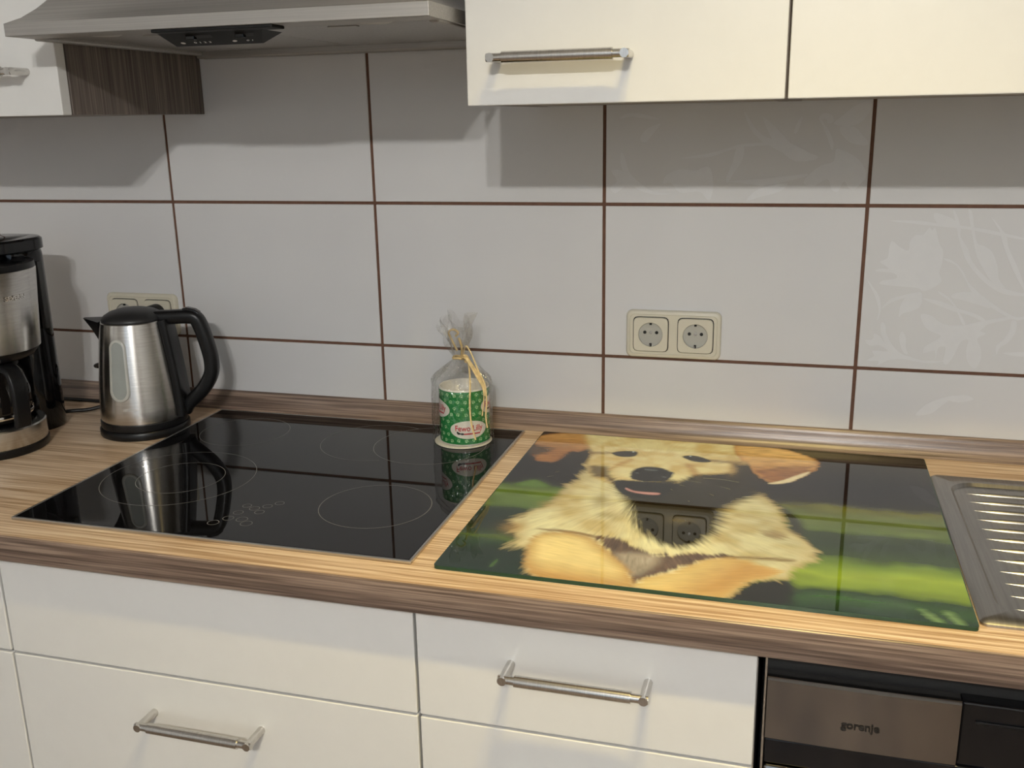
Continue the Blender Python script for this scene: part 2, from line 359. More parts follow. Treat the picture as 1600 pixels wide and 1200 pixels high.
FLOWER_LOWER = [
 [(1.076, 0.357), (1.1138, 0.3574), (1.1384, 0.3544), (1.1788, 0.3505), (1.2149, 0.3445), (1.2577, 0.3345), (1.258, 0.3317), (1.2155, 0.3392), (1.1792, 0.3462), (1.1388, 0.3501), (1.1142, 0.3526)],
 [(1.1352, 0.3683), (1.1453, 0.3673), (1.162, 0.36), (1.169, 0.3493), (1.1631, 0.3482), (1.1467, 0.3512), (1.1381, 0.3576)],
 [(1.1608, 0.3728), (1.1664, 0.3664), (1.1731, 0.3472), (1.1743, 0.3343), (1.1859, 0.3172), (1.1914, 0.3021), (1.205, 0.285), (1.2224, 0.2701), (1.2433, 0.2597), (1.2662, 0.2549), (1.2667, 0.2506), (1.24, 0.253), (1.2169, 0.2656), (1.1971, 0.2848), (1.1832, 0.3041), (1.1728, 0.33), (1.1668, 0.3515)],
 [(1.1806, 0.3729), (1.1858, 0.3709), (1.191, 0.3474), (1.197, 0.326), (1.2073, 0.3219), (1.2181, 0.3135), (1.2269, 0.2942), (1.2309, 0.2747), (1.2401, 0.2618), (1.2224, 0.2701), (1.2062, 0.2937), (1.1963, 0.3131), (1.1886, 0.341)],
 [(1.2109, 0.3647), (1.2331, 0.3394), (1.239, 0.3203), (1.2536, 0.2926), (1.265, 0.2669), (1.2659, 0.2582), (1.2482, 0.2882), (1.2331, 0.3202), (1.2248, 0.3436)],
 [(1.0814, 0.3275), (1.0924, 0.3189), (1.1052, 0.3136), (1.1062, 0.3268), (1.1135, 0.3367), (1.1237, 0.3369), (1.1309, 0.3478), (1.1353, 0.3435), (1.139, 0.3479), (1.146, 0.3252), (1.1521, 0.3144), (1.1526, 0.2969), (1.1499, 0.2814), (1.1541, 0.2693), (1.1427, 0.259), (1.1308, 0.2542), (1.1221, 0.2584), (1.0992, 0.26), (1.0696, 0.2626), (1.0734, 0.2683), (1.092, 0.2722), (1.0872, 0.2799), (1.0619, 0.282), (1.0679, 0.2861), (1.0804, 0.2864), (1.0671, 0.2962), (1.0771, 0.302), (1.0782, 0.3153)],
 [(1.1227, 0.2517), (1.1291, 0.2497), (1.1286, 0.2316), (1.1168, 0.2233), (1.1045, 0.2194), (1.0997, 0.2136), (1.1013, 0.233), (1.1088, 0.2445)],
 [(1.0501, 0.2699), (1.0594, 0.2589), (1.0688, 0.2456), (1.0732, 0.2297), (1.073, 0.2183), (1.0695, 0.2078), (1.0703, 0.2251), (1.0623, 0.2476)],
 [(1.0746, 0.2252), (1.0821, 0.2369), (1.0942, 0.2441), (1.1227, 0.2517), (1.123, 0.2484), (1.0986, 0.2408), (1.0845, 0.2335)],
 [(1.1551, 0.3035), (1.1676, 0.2994), (1.1808, 0.2866), (1.1905, 0.2692), (1.206, 0.2542), (1.2213, 0.2414), (1.2553, 0.2205), (1.2699, 0.221), (1.2703, 0.217), (1.2538, 0.2164), (1.2156, 0.239), (1.1958, 0.2561), (1.1861, 0.2735), (1.1722, 0.293), (1.1574, 0.3003)],
 [(1.172, 0.251), (1.1879, 0.2548), (1.2063, 0.252), (1.2213, 0.2414), (1.2233, 0.2315), (1.2058, 0.2365), (1.185, 0.2425), (1.1705, 0.2454)],
 [(1.1317, 0.243), (1.1567, 0.2393), (1.1822, 0.229), (1.203, 0.223), (1.218, 0.2146), (1.2163, 0.2112), (1.1952, 0.2205), (1.1744, 0.2253), (1.149, 0.2346)],
 [(1.1513, 0.2548), (1.1642, 0.2474), (1.1755, 0.2355), (1.1851, 0.2201), (1.1924, 0.2069), (1.1883, 0.2067), (1.1796, 0.2244), (1.169, 0.2397), (1.1537, 0.2504)],
 [(1.1306, 0.2192), (1.1464, 0.2164), (1.1618, 0.2057), (1.1886, 0.2045), (1.2162, 0.2123), (1.2534, 0.2204), (1.2537, 0.2168), (1.2247, 0.2081), (1.2191, 0.2034), (1.2137, 0.1965), (1.2221, 0.1934), (1.2108, 0.185), (1.2174, 0.1695), (1.2181, 0.1512), (1.2111, 0.1394), (1.2008, 0.1504), (1.1973, 0.1662), (1.1988, 0.1823), (1.1889, 0.1795), (1.1824, 0.1609), (1.1735, 0.1444), (1.1669, 0.1487), (1.1692, 0.1695), (1.1589, 0.169), (1.1564, 0.1505), (1.1541, 0.1642), (1.1388, 0.16), (1.142, 0.1717), (1.1615, 0.1863), (1.1442, 0.1947), (1.135, 0.2046)],
 [(1.2541, 0.2137), (1.2612, 0.2118), (1.2601, 0.1939), (1.2516, 0.1801), (1.2423, 0.1729), (1.2393, 0.1625), (1.2371, 0.1749), (1.2469, 0.1866), (1.2535, 0.2003)],
 [(1.2471, 0.1652), (1.2756, 0.1677), (1.2763, 0.1614), (1.2635, 0.1614)],
 [(1.0761, 0.2046), (1.0818, 0.2002), (1.0837, 0.1888), (1.0936, 0.1707), (1.1074, 0.1573), (1.1204, 0.1533), (1.1377, 0.1484), (1.1669, 0.1487), (1.1527, 0.1449), (1.1316, 0.1457), (1.1102, 0.1493), (1.0891, 0.1459), (1.0748, 0.137), (1.0764, 0.1441), (1.0591, 0.1444), (1.0694, 0.152), (1.0666, 0.1601), (1.0881, 0.1599), (1.0767, 0.1687), (1.0617, 0.1681), (1.0547, 0.1759), (1.0653, 0.1775), (1.0668, 0.1869), (1.0757, 0.1826), (1.0828, 0.1725), (1.0761, 0.1908)],
 [(1.1067, 0.192), (1.1117, 0.183), (1.1134, 0.1669), (1.1169, 0.1578), (1.1115, 0.1587), (1.1052, 0.1712), (1.1027, 0.185)],
]
FLOWER_UPPER = [
 [(0.6727, 0.5092), (0.6855, 0.5166), (0.708, 0.5153), (0.7336, 0.5081), (0.7145, 0.5084), (0.692, 0.5119)],
 [(0.7054, 0.4776), (0.7116, 0.49), (0.7243, 0.4975), (0.7369, 0.5004), (0.7276, 0.4897), (0.7151, 0.4744)],
 [(0.6765, 0.4591), (0.6832, 0.4465), (0.6899, 0.4274), (0.7064, 0.4115), (0.7261, 0.3987), (0.7552, 0.3956), (0.7295, 0.394), (0.7033, 0.4019), (0.6835, 0.4211), (0.675, 0.4433)],
 [(0.6604, 0.4307), (0.6768, 0.4306), (0.6966, 0.4179), (0.7065, 0.4067), (0.6836, 0.4067), (0.6673, 0.3954), (0.6589, 0.4051), (0.6704, 0.4147)],
 [(0.742, 0.4115), (0.7482, 0.4241), (0.7671, 0.4319), (0.7924, 0.4302), (0.7986, 0.4333), (0.811, 0.4363), (0.8178, 0.4208), (0.8184, 0.4021), (0.8128, 0.3848), (0.8029, 0.3957), (0.7934, 0.3989), (0.768, 0.3972), (0.7548, 0.4115)],
 [(0.7666, 0.449), (0.8042, 0.4549), (0.841, 0.4638), (0.8591, 0.4691), (0.9133, 0.4721), (0.9135, 0.4685), (0.8624, 0.4648), (0.8411, 0.4601), (0.8106, 0.4503)],
 [(0.8517, 0.4652), (0.8624, 0.4636), (0.8601, 0.4453), (0.8486, 0.4269), (0.8399, 0.4114), (0.838, 0.4207), (0.8464, 0.4423)],
 [(0.8601, 0.5178), (0.8763, 0.4936), (0.895, 0.4783), (0.9314, 0.4689), (0.968, 0.4476), (0.9474, 0.4462), (0.9171, 0.457), (0.8893, 0.4724), (0.8704, 0.4907)],
 [(0.8876, 0.5084), (0.9125, 0.4871), (0.9376, 0.4628), (0.9709, 0.4491), (0.9387, 0.4433), (0.9139, 0.4601), (0.901, 0.4783)],
 [(0.8429, 0.4145), (0.8888, 0.4176), (0.9279, 0.4221), (0.9546, 0.4251), (0.9519, 0.4205), (0.9283, 0.4145), (0.8923, 0.4083), (0.8616, 0.4114)],
 [(0.8689, 0.385), (0.8805, 0.399), (0.9045, 0.4083), (0.9285, 0.4114), (0.9171, 0.3991), (0.8901, 0.3913)],
 [(0.9509, 0.4114), (0.9576, 0.4235), (0.9746, 0.4371), (0.9917, 0.443), (0.9936, 0.4593), (1.0023, 0.4592), (1.0203, 0.4502), (1.0326, 0.4382), (1.0397, 0.4203), (1.0343, 0.4144), (1.0236, 0.4023), (1.0146, 0.4053), (1.0082, 0.4144), (1.0004, 0.3993), (0.9914, 0.4023), (0.9846, 0.4174), (0.9646, 0.4068)],
 [(0.9973, 0.4918), (1.0174, 0.4915), (1.0297, 0.4796), (1.0392, 0.4663), (1.0191, 0.4674), (1.004, 0.477)],
 [(0.9883, 0.4963), (1.0019, 0.5092), (1.0154, 0.5206), (1.0347, 0.5274), (1.0383, 0.5172), (1.0282, 0.5), (1.0116, 0.493)],
 [(0.9675, 0.504), (0.9729, 0.5112), (0.9846, 0.5095), (0.988, 0.5007), (0.9811, 0.4964), (0.9777, 0.5038), (0.9721, 0.501), (0.9832, 0.4861), (0.9901, 0.4683), (0.9878, 0.4594), (0.9808, 0.4773), (0.9741, 0.4921)],
 [(0.9333, 0.4868), (0.9384, 0.5015), (0.944, 0.5074), (0.9417, 0.4956), (0.9365, 0.4838)],
]
# ------------------------------------------------------------------ room shell
XL, XR, YF, FL_Z = -1.5, 3.0, -4.2, -0.91
structure(bx('floor', 'floorwood', None, XL-.1, XR+.1, YF-.1, .11, FL_Z-.05, FL_Z))
structure(bx('ceiling', 'ceiling', None, XL-.1, XR+.1, YF-.1, .11, CEIL, CEIL+.05))
structure(bx('wall_left', 'plaster', None, XL-.1, XL, YF-.1, .11, FL_Z, CEIL))
structure(bx('wall_right', 'plaster', None, XR, XR+.1, YF-.1, .11, FL_Z, CEIL))
bm = new()   # front wall with the window opening
box(bm, XL, WIN[0], YF-.1, YF, FL_Z, CEIL); box(bm, WIN[1], XR, YF-.1, YF, FL_Z, CEIL)
box(bm, WIN[0], WIN[1], YF-.1, YF, FL_Z, WIN[2]); box(bm, WIN[0], WIN[1], YF-.1, YF, WIN[3], CEIL)
structure(finish('wall_front', bm, 'plaster'))
win = structure(bx('window_1', 'pane', None, WIN[0]+.05, WIN[1]-.05, YF-.06, YF-.05, WIN[2]+.05, WIN[3]-.05))
bm = new()
for a in ((WIN[0], WIN[0]+.05, WIN[2], WIN[3]), (WIN[1]-.05, WIN[1], WIN[2], WIN[3]),
          (WIN[0]+.05, WIN[1]-.05, WIN[2], WIN[2]+.05), (WIN[0]+.05, WIN[1]-.05, WIN[3]-.05, WIN[3]),
          ((WIN[0]+WIN[1])/2-.03, (WIN[0]+WIN[1])/2+.03, WIN[2]+.05, WIN[3]-.05)):
    box(bm, a[0], a[1], YF-.08, YF-.03, a[2], a[3], .003)
finish('window_frame', bm, 'white', win)
dr = structure(bx('door_1', 'floorwood', None, 2.02, 2.80, YF+.001, YF+.03, FL_Z+.005, 1.1, bev=.003))
bm = new()
box(bm, 1.95, 2.02, YF, YF+.04, FL_Z, 1.1); box(bm, 2.80, 2.87, YF, YF+.04, FL_Z, 1.1); box(bm, 1.95, 2.87, YF, YF+.04, 1.1, 1.17)
finish('door_frame', bm, 'white', dr)
bm = new(); cyl(bm, (2.10, YF+.03, .12), (2.10, YF+.07, .12), .01); cyl(bm, (2.095, YF+.07, .12), (2.21, YF+.07, .12), .009)
finish('door_handle', bm, 'handle', dr)

# tiled wall: tile face at y=0, grout 3 mm back
TW, TH, TX, TZ, G = .3939, .2470, -.1382, .3786, .0052
wb = structure(bx('wall_back', 'plaster', None, XL, XR, .008, .11, FL_Z, CEIL))
bx('grout', 'grout', wb, XL, XR, .0022, .008, -.03, TZ+2*TH)
tiles = {}
rows = [(-.03, TZ-TH), (TZ-TH, TZ), (TZ, TZ+TH), (TZ+TH, TZ+2*TH)]
meshes = {}
for c in range(-3, 7):
    for r, (z0, z1) in enumerate(rows):
        x0 = TX+c*TW; key = r
        if key not in meshes:
            bm = new(); box(bm, G/2, TW-G/2, 0, .006, z0+G/2, z1-G/2, .0008, 2)
            o = finish('tile', bm, 'tile'); meshes[key] = o.data
        else:
            o = link(bpy.data.objects.new('tile', meshes[key]))
        o.parent = wb; o.location = (x0, 0, 0); tiles[(c, r)] = o
def flowers(tile, polys, c):
    bm = new(); x0 = TX+c*TW
    for k, p in enumerate(polys):
        q = [tuple(v) for v in spline(p, 3, True)]
        q = [(min(max(u, x0+G), x0+TW-G), v) for u, v in q]
        d = .00035+.00004*(k % 5)
        face = bm.faces.new([bm.verts.new((u, -d, v)) for u, v in q])
        e = bmesh.ops.extrude_face_region(bm, geom=[face])
        for v in e['geom']:
            if isinstance(v, bmesh.types.BMVert): v.co.y = .0004
    o = finish('flower_relief', bm, 'flower', None, 30)
    o.data.transform(Matrix.Translation((-x0, 0, 0))); o.parent = tile
    o['label'] = 'pale raised flower and leaf decoration'
flowers(tiles[(3, 1)], FLOWER_LOWER, 3)
flowers(tiles[(2, 2)], FLOWER_UPPER, 2)
flowers(tiles[(3, 0)], [[(1.136, .062), (1.150, .080), (1.172, .092), (1.190, .096), (1.172, .080), (1.158, .066)], [(1.175, .090), (1.20, .098), (1.215, .092), (1.195, .086)]], 3)

# ------------------------------------------------------------------ handles and cabinets
_h = new()
def build_handle(bm, cx, yf, cz, L=.16):
    so = .034; r = .0052
    for s in (-1, 1):
        cyl(bm, (cx+s*L/2, yf, cz), (cx+s*L/2, yf-so-r, cz), r, 20)
        cyl(bm, (cx+s*(L/2+r), yf-so, cz), (cx+s*(L/2-.022), yf-so, cz), r*.98, 20)
    cyl(bm, (cx-L/2+.014, yf-so, cz), (cx+L/2-.014, yf-so, cz), .0068, 28)
def handle(parent, cx, yf, cz):
    bm = new(); build_handle(bm, cx, yf, cz); o = finish('handle', bm, 'handle', parent, 40)
    o['label'] = 'brushed steel bar handle'; return o
YD = -.58
def base_cabinet(x0, x1, label, fronts, group='white base units below the worktop'):
    t = thing('base_cabinet', label, 'cabinet', ((x0+x1)/2, -.30, FL_Z), group)
    if x0 < 1.5: bx('body', 'carcass', t, x0+.001, x1-.001, YD+.020, -.02, -.80, -.0375)
    else:
        bm = new()
        for a_ in ((x0+.001, x0+.018, YD+.020, -.02, -.78, -.0375), (x1-.018, x1-.001, YD+.020, -.02, -.78, -.0375), (x0+.001, x1-.001, YD+.020, -.02, -.80, -.78)): box(bm, *a_)
        finish('body', bm, 'carcass', t)
    bx('plinth', 'greywood', t, x0+.001, x1-.001, -.53, -.51, FL_Z+.001, -.80)
    for (z0, z1, hz, kind) in fronts:
        d = bx(kind, 'white', t, x0+.0018, x1-.0018, YD, YD+.019, z0, z1, bev=.0016, seg=3)
        if hz is not None: handle(d, (x0+x1)/2, YD, hz)
    return t
GZ = -.1865
base_cabinet(-.666, -.0665, 'white base unit at the far left with its edge just in view', [(GZ+.0018, -.0405, None, 'drawer_front'), (-.78, GZ-.0018, -.245, 'door')])
base_cabinet(-.0665, .5345, 'wide white drawer unit under the black hob with one long handle', [(GZ+.0018, -.0405, None, 'blind_front'), (-.48, GZ-.0018, -.245, 'drawer_front'), (-.78, -.4836, -.54, 'drawer_front')])
base_cabinet(.5345, .9315, 'narrow white drawer unit under the dog picture board beside the dishwasher', [(GZ+.0018, -.0405, -.0985, 'drawer_front'), (-.48, GZ-.0018, -.252, 'drawer_front'), (-.78, -.4836, -.54, 'drawer_front')])
base_cabinet(1.545, 2.145, 'white base unit under the sink bowl right of the dishwasher', [(-.78, -.0405, -.10, 'door')])

# dishwasher
dw = thing('dishwasher', 'steel and black built-under dishwasher below the sink drainer', 'dishwasher', (1.238, -.30, FL_Z))
X0, X1 = .9385, 1.540
bx('body', 'gapdark', dw, X0, X1, -.555, -.03, FL_Z+.002, -.0385)
bm = new(); box(bm, X0-.0005, X0+.0022, -.578, -.5555, -.78, -.042, .0006); finish('side_trim', bm, 'steel', dw)
def bowed(x0, x1, z0, z1, y, bow, tilt=0.0):
    bm = new(); n = 24; rings = []
    for i in range(n+1):
        u = i/n; x = x0+(x1-x0)*u
        yy = y-bow*math.sin(math.pi*u)
        r = .003
        prof = [(yy+.02, z1-.001), (yy+r+tilt, z1), (yy+tilt, z1-r), (yy, z0+r), (yy+r, z0), (yy+.02, z0)]
        rings.append([(x, a, b) for a, b in prof])
    loft(bm, rings, True, True, True); return bm
finish('control_panel', bowed(X0+.003, 1.1345, -.1490, -.0720, -.580, .0016), 'panelsteel', dw, 40)
cp = [c for c in dw.children if c.name.startswith('control_panel')][0]; cp['label'] = 'polished steel control panel'
t = text_bm('gorenje', .0130, .0002, .0003)
warp(t, lambda x, y, z: (1.0385+x*.98, -.5822-z, -.1158+y)); finish('brand_lettering', t, 'inkblack', cp, 0)
bx('grip_recess', 'blackgloss', dw, 1.136, 1.338, -.574, -.555, -.1490, -.0745, bev=.002)
bm = new(); box(bm, 1.150, 1.205, -.5765, -.5738, -.0975, -.094, .0006); finish('grip_edge', bm, 'black', dw)
finish('display_panel', bowed(1.3395, X1-.003, -.1490, -.0720, -.580, .0016), 'panelsteel', dw, 40)
bx('dark_strip', 'blackgloss', dw, X0+.003, X1-.003, -.575, -.5555, -.1805, -.1505, bev=.001)
bx('door_panel', 'panelsteel', dw, X0+.003, X1-.003, -.580, -.5555, -.76, -.1815, bev=.003)
bx('toe_kick', 'black', dw, X0+.003, X1-.003, -.53, -.51, FL_Z+.003, -.765)

# worktop (opening for the sink bowl out at the right)
wt = thing('worktop', 'long oak worktop with grey-brown front edge carrying the hob', 'worktop', (.55, -.3, -.0367))
bm = new(); XA, XB = -1.2, 2.2
box(bm, XA, XB, -.599, -.49, -.0367, 0); box(bm, XA, XB, -.16, 0, -.0367, 0)
box(bm, XA, 1.66, -.49, -.16, -.0367, 0); box(bm, 2.06, XB, -.49, -.16, -.0367, 0)
finish('top_board', bm, 'oak', wt, 0)
bm = new(); prism(bm, [(-.5988, 0), (-.6000, -.0002), (-.6012, -.0016), (-.6012, -.0352), (-.6002, -.0366), (-.5988, -.0367)], lambda u, v, d: (d, u, v), XA, XB)
finish('front_edge', bm, 'greywood', wt, 40)['label'] = 'grey-brown wood-look front edge'
# upstand profile along the wall
bm = new()
prism(bm, [(-.0002, .0325), (-.0045, .0328), (-.0062, .0315), (-.0085, .0235), (-.0112, .0140), (-.0150, .0070), (-.0195, .0022), (-.0215, .0003), (-.0002, .0003)],
      lambda u, v, d: (d, u, v), XA, XB)
o = finish('wall_upstand_strip', bm, 'greywood', None, 60); center_origin(o, (.5, -.01, .0003))
tag(o, 'grey-brown wood-look upstand strip between worktop and tiled wall', 'upstand')

# wall cabinets
WZ, WY = .5295, -.331
def wall_cabinet(x0, x1, label, handles, side, z1=1.25, hx=None, hz=.583):
    t = thing('wall_cabinet', label, 'cabinet', ((x0+x1)/2, WY/2, WZ), 'white wall cabinets above the worktop')
    for a_, b_ in ((x0, x0+.017), (x1-.017, x1)):
        bx('side_panel', 'greywood_v', t, a_, b_, WY, -.002, WZ, z1, bev=.0006)['label'] = 'grey-brown wood-look side panel'
    bm = new(); box(bm, x0+.017, x1-.017, WY, -.002, WZ+.0005, WZ+.016); box(bm, x0+.017, x1-.017, WY, -.002, z1-.016, z1)
    box(bm, x0+.017, x1-.017, -.010, -.002, WZ+.016, z1-.016); finish('carcass', bm, 'carcass', t)
    d = bx('door', 'white', t, x0+.0015, x1-.0015, WY-.0205, WY-.0015, WZ-.0005, z1, bev=.0014, seg=3)
    if hx is not None: handle(d, hx, WY-.0205, hz)
    return t
wall_cabinet(-.654, -.0535, 'white wall cabinet with grey-brown side left of the extractor hood', 1, 1, hx=-.186, hz=.5885)
bx('back_strip', 'greywood_v', [o for o in col.objects if o.name == 'wall_cabinet'][0], -.0546, -.0520, -.0345, -.0305, WZ+.001, 1.24)
wall_cabinet(.5425, .9250, 'white wall cabinet with bar handle directly right of the extractor hood', 1, 0, hx=.6655, hz=.5830)
wall_cabinet(.9252, 1.5235, 'white wall cabinet without visible handle at the upper right', 1, 0, hx=1.40, hz=.583)

# ------------------------------------------------------------------ extractor hood
hd = thing('extractor_hood', 'brushed steel extractor hood above the black hob', 'hood', (.244, -.22, .619))
hx0, hx1, hy = -.0458, .5342, -.450
bm = new()
box(bm, hx0, hx1, hy, hy+.004, .6265, .6425, .0007); box(bm, hx0, hx0+.004, hy+.004, -.003, .6265, .6425); box(bm, hx1-.004, hx1, hy+.004, -.003, .6265, .6425)
box(bm, hx0+.004, hx1-.004, hy+.004, -.003, .6395, .6425)
box(bm, hx0+.004, hx1-.004, hy+.004, hy+.045, .6262, .6290)       # inner front ledge
box(bm, hx0+.004, hx1-.004, -.030, -.003, .6190, .6395, .003)     # rear rail
box(bm, hx0+.004, hx0+.018, hy+.045, -.030, .6235, .6395, .003); box(bm, hx1-.018, hx1-.004, hy+.045, -.030, .6235, .6395, .003)
finish('tray', bm, 'hoodsteel', hd)
bm = new()
b0 = [(hx0+.001, hy+.001, .6425), (hx1-.001, hy+.001, .6425), (hx1-.001, -.003, .6425), (hx0+.001, -.003, .6425)]
cz = .90; b1 = [(.115, -.27, cz), (.373, -.27, cz), (.373, -.003, cz), (.115, -.003, cz)]
rings = []
for k in range(13):
    t_ = k/12; w_ = 1-(1-t_)**1.0
    s_ = t_**1.5*.92+t_*.08
    rings.append([tuple(Vector(b0[i]).lerp(Vector(b1[i]), w_)[:2])+(.6425+(cz-.6425)*s_,) for i in range(4)])
loft(bm, rings, True, True, True); finish('canopy', bm, 'hoodsteel', hd, 20)
bx('chimney', 'hoodsteel', hd, .115, .373, -.27, -.003, cz, CEIL-.002, bev=.002)
for k, (a, b) in enumerate(((hx0+.019, .2415), (.2435, hx1-.019))):
    f_ = bx('filter_panel', 'filter', hd, a, b, -.365, -.031, .6300, .6345, bev=.001)
    bx('filter_latch', 'hoodsteel', f_, (a+b)/2-.02, (a+b)/2+.02, -.350, -.340, .6285, .6300, bev=.0006)
bx('lamp_strip', 'hoodsteel', hd, hx0+.019, hx1-.019, hy+.046, -.366, .6300, .6345)
for x in (.055, .44):
    bm = new(); lathe(bm, (x, -.386, .6275), [(.018, 0), (.022, .0015), (.022, .0025)], 32); finish('hood_lamp', bm, 'lampglass', hd)
# control unit: black bezel plate and wedge below the front lip
cpn = bx('control_unit', 'mattblack', hd, .1700, .3360, -.4490, -.4180, .6225, .6262, bev=.001)
bm = new()
top = [(.158, -.4180, .6228), (.329, -.4180, .6228)]
A = [(.166, -.430, .6226), (.312, -.430, .6226), (.312, -.380, .6226), (.166, -.380, .6226)]
B = [(.162, -.385, .6105), (.284, -.385, .6105), (.284, -.379, .6108), (.162, -.379, .6108)]
loft(bm, [A, B], True, True, True); finish('control_face', bm, 'mattblack', cpn, 0)
def face_pt(u, v):   # u along x from the left, v 0 top ..1 bottom on the sloping face
    a = Vector((.166, -.430, .6226)).lerp(Vector((.312, -.430, .6226)), u); b_ = Vector((.162, -.385, .6105)).lerp(Vector((.284, -.385, .6105)), u)
    return a.lerp(b_, v)
nrm = Vector((0, -.0121, -.045)).normalized()
for s, u in (('0', .27), ('1', .325), ('2', .38), ('3', .435), ('0', .855), ('1', .905)):
    t = text_bm(s, .0078, 0, .0002); p = face_pt(u, .74); dn = (face_pt(u, 1)-face_pt(u, 0)).normalized()
    warp(t, lambda x, y, z, p=p, dn=dn: tuple(p + Vector((1, 0, 0))*x - dn*y + nrm*.0003)); finish('digit', t, 'inkwhite', cpn, 0)
for u in (.13, .71):
    bm = new(); p = face_pt(u, .74); dn = (face_pt(u, 1)-face_pt(u, 0)).normalized()
    for k in range(2):
        rr = (.0034, .0018)[k]
        pts = [tuple(p + Vector((1, 0, 0))*rr*math.cos(a*math.pi/8) - dn*rr*math.sin(a*math.pi/8) + nrm*(.0003+.0001*k)) for a in range(16)]
        if k == 0: bm.faces.new([bm.verts.new(q) for q in pts])
    finish('control_symbol', bm, 'inkwhite', cpn, 0)
for u0, u1 in ((.24, .50), (.74, .92)):
    bm = new()
    P_ = [face_pt(u0, .18), face_pt(u1, .18), face_pt(u1, .42), face_pt(u0, .42)]
    bm.faces.new([bm.verts.new(tuple(q+nrm*.0004)) for q in P_]); finish('slider_slot', bm, 'gapdark', cpn, 0)
    bm = new(); a = face_pt(u0+.05, .3); box(bm, a.x-.006, a.x+.006, a.y-.004, a.y+.003, a.z-.004, a.z+.001, .0008); finish('slider', bm, 'blackgloss', cpn)
# ------------------------------------------------------------------ hob
hb = thing('ceramic_hob', 'black glass ceramic hob with thin steel trim set in the worktop', 'hob', (.232, -.2945, .0003))
HX0, HX1, HY0, HY1 = -.0578, .5231, -.5541, -.0346
bm = new()
for a in ((HX0, HX1, HY0, HY0+.0035), (HX0, HX1, HY1-.0035, HY1), (HX0, HX0+.0035, HY0+.0035, HY1-.0035), (HX1-.0035, HX1, HY0+.0035, HY1-.0035)):
    box(bm, *a, .0004, .0048, .0009)
finish('trim_frame', bm, 'frame', hb)
gl_ = bx('glass_plate', 'hobglass', hb, HX0+.0036, HX1-.0036, HY0+.0036, HY1-.0036, .0005, .0046, bev=.0008)
def ring(nm, cx, cy, r, w=.0009, a0=0, a1=360):
    bm = new(); annulus(bm, cx, cy, .00475, r, w, a0, a1); finish(nm, bm, 'hobprint', gl_, 0)
ring('zone_ring', .078, -.366, .112); ring('zone_ring', .081, -.367, .064); ring('zone_ring', .411, -.402, .077)
ring('zone_ring', .058, -.146, .075); ring('zone_ring', .394, -.144, .091); ring('zone_ring', .302, -.148, .091, .0009, 62, 296)
for cx, cy, r in [(.2774, -.425, .0062), (.2377, -.4439, .0060), (.2528, -.4500, .0068), (.224, -.5062, .0075), (.2357, -.4884, .0072), (.2385, -.4680, .0066), (.2660, -.4600, .0064), (.2560, -.4880, .0076), (.2690, -.4990, .0078), (.2665, -.4390, .0064)]:
    ring('touch_ring', cx, cy, r, .0008)

# ------------------------------------------------------------------ glass board with the printed puppy
BW, BD, BT = .5936, .5246, .0045
pb = thing('glass_board', 'glass cover board printed with a golden puppy on green grass', 'board', (.5526, -.5578, .0003))
pb.rotation_euler = (0, 0, -.006)
bm = new(); prism(bm, [(u+BW/2, v+BD/2) for u, v in rrect(BW, BD, .005)], lambda u, v, d: (u, v, d), .0002, BT)
o = finish('glass_plate', bm, 'boardedge', None, 40); o.parent = pb; o['label'] = 'dark green glass edge'
def vnoise(x, y, seed=0):
    xi = np.floor(x).astype(np.int64); yi = np.floor(y).astype(np.int64); fx = x-xi; fy = y-yi
    def h(a, b):
        n = (a*374761393+b*668265263+seed*1442695041) & 0xffffffff
        n = ((n ^ (n >> 13))*1274126177) & 0xffffffff
        return ((n ^ (n >> 16)) & 0xffff)/65535.0
    sx = fx*fx*(3-2*fx); sy = fy*fy*(3-2*fy)
    return (h(xi, yi)*(1-sx)+h(xi+1, yi)*sx)*(1-sy)+(h(xi, yi+1)*(1-sx)+h(xi+1, yi+1)*sx)*sy
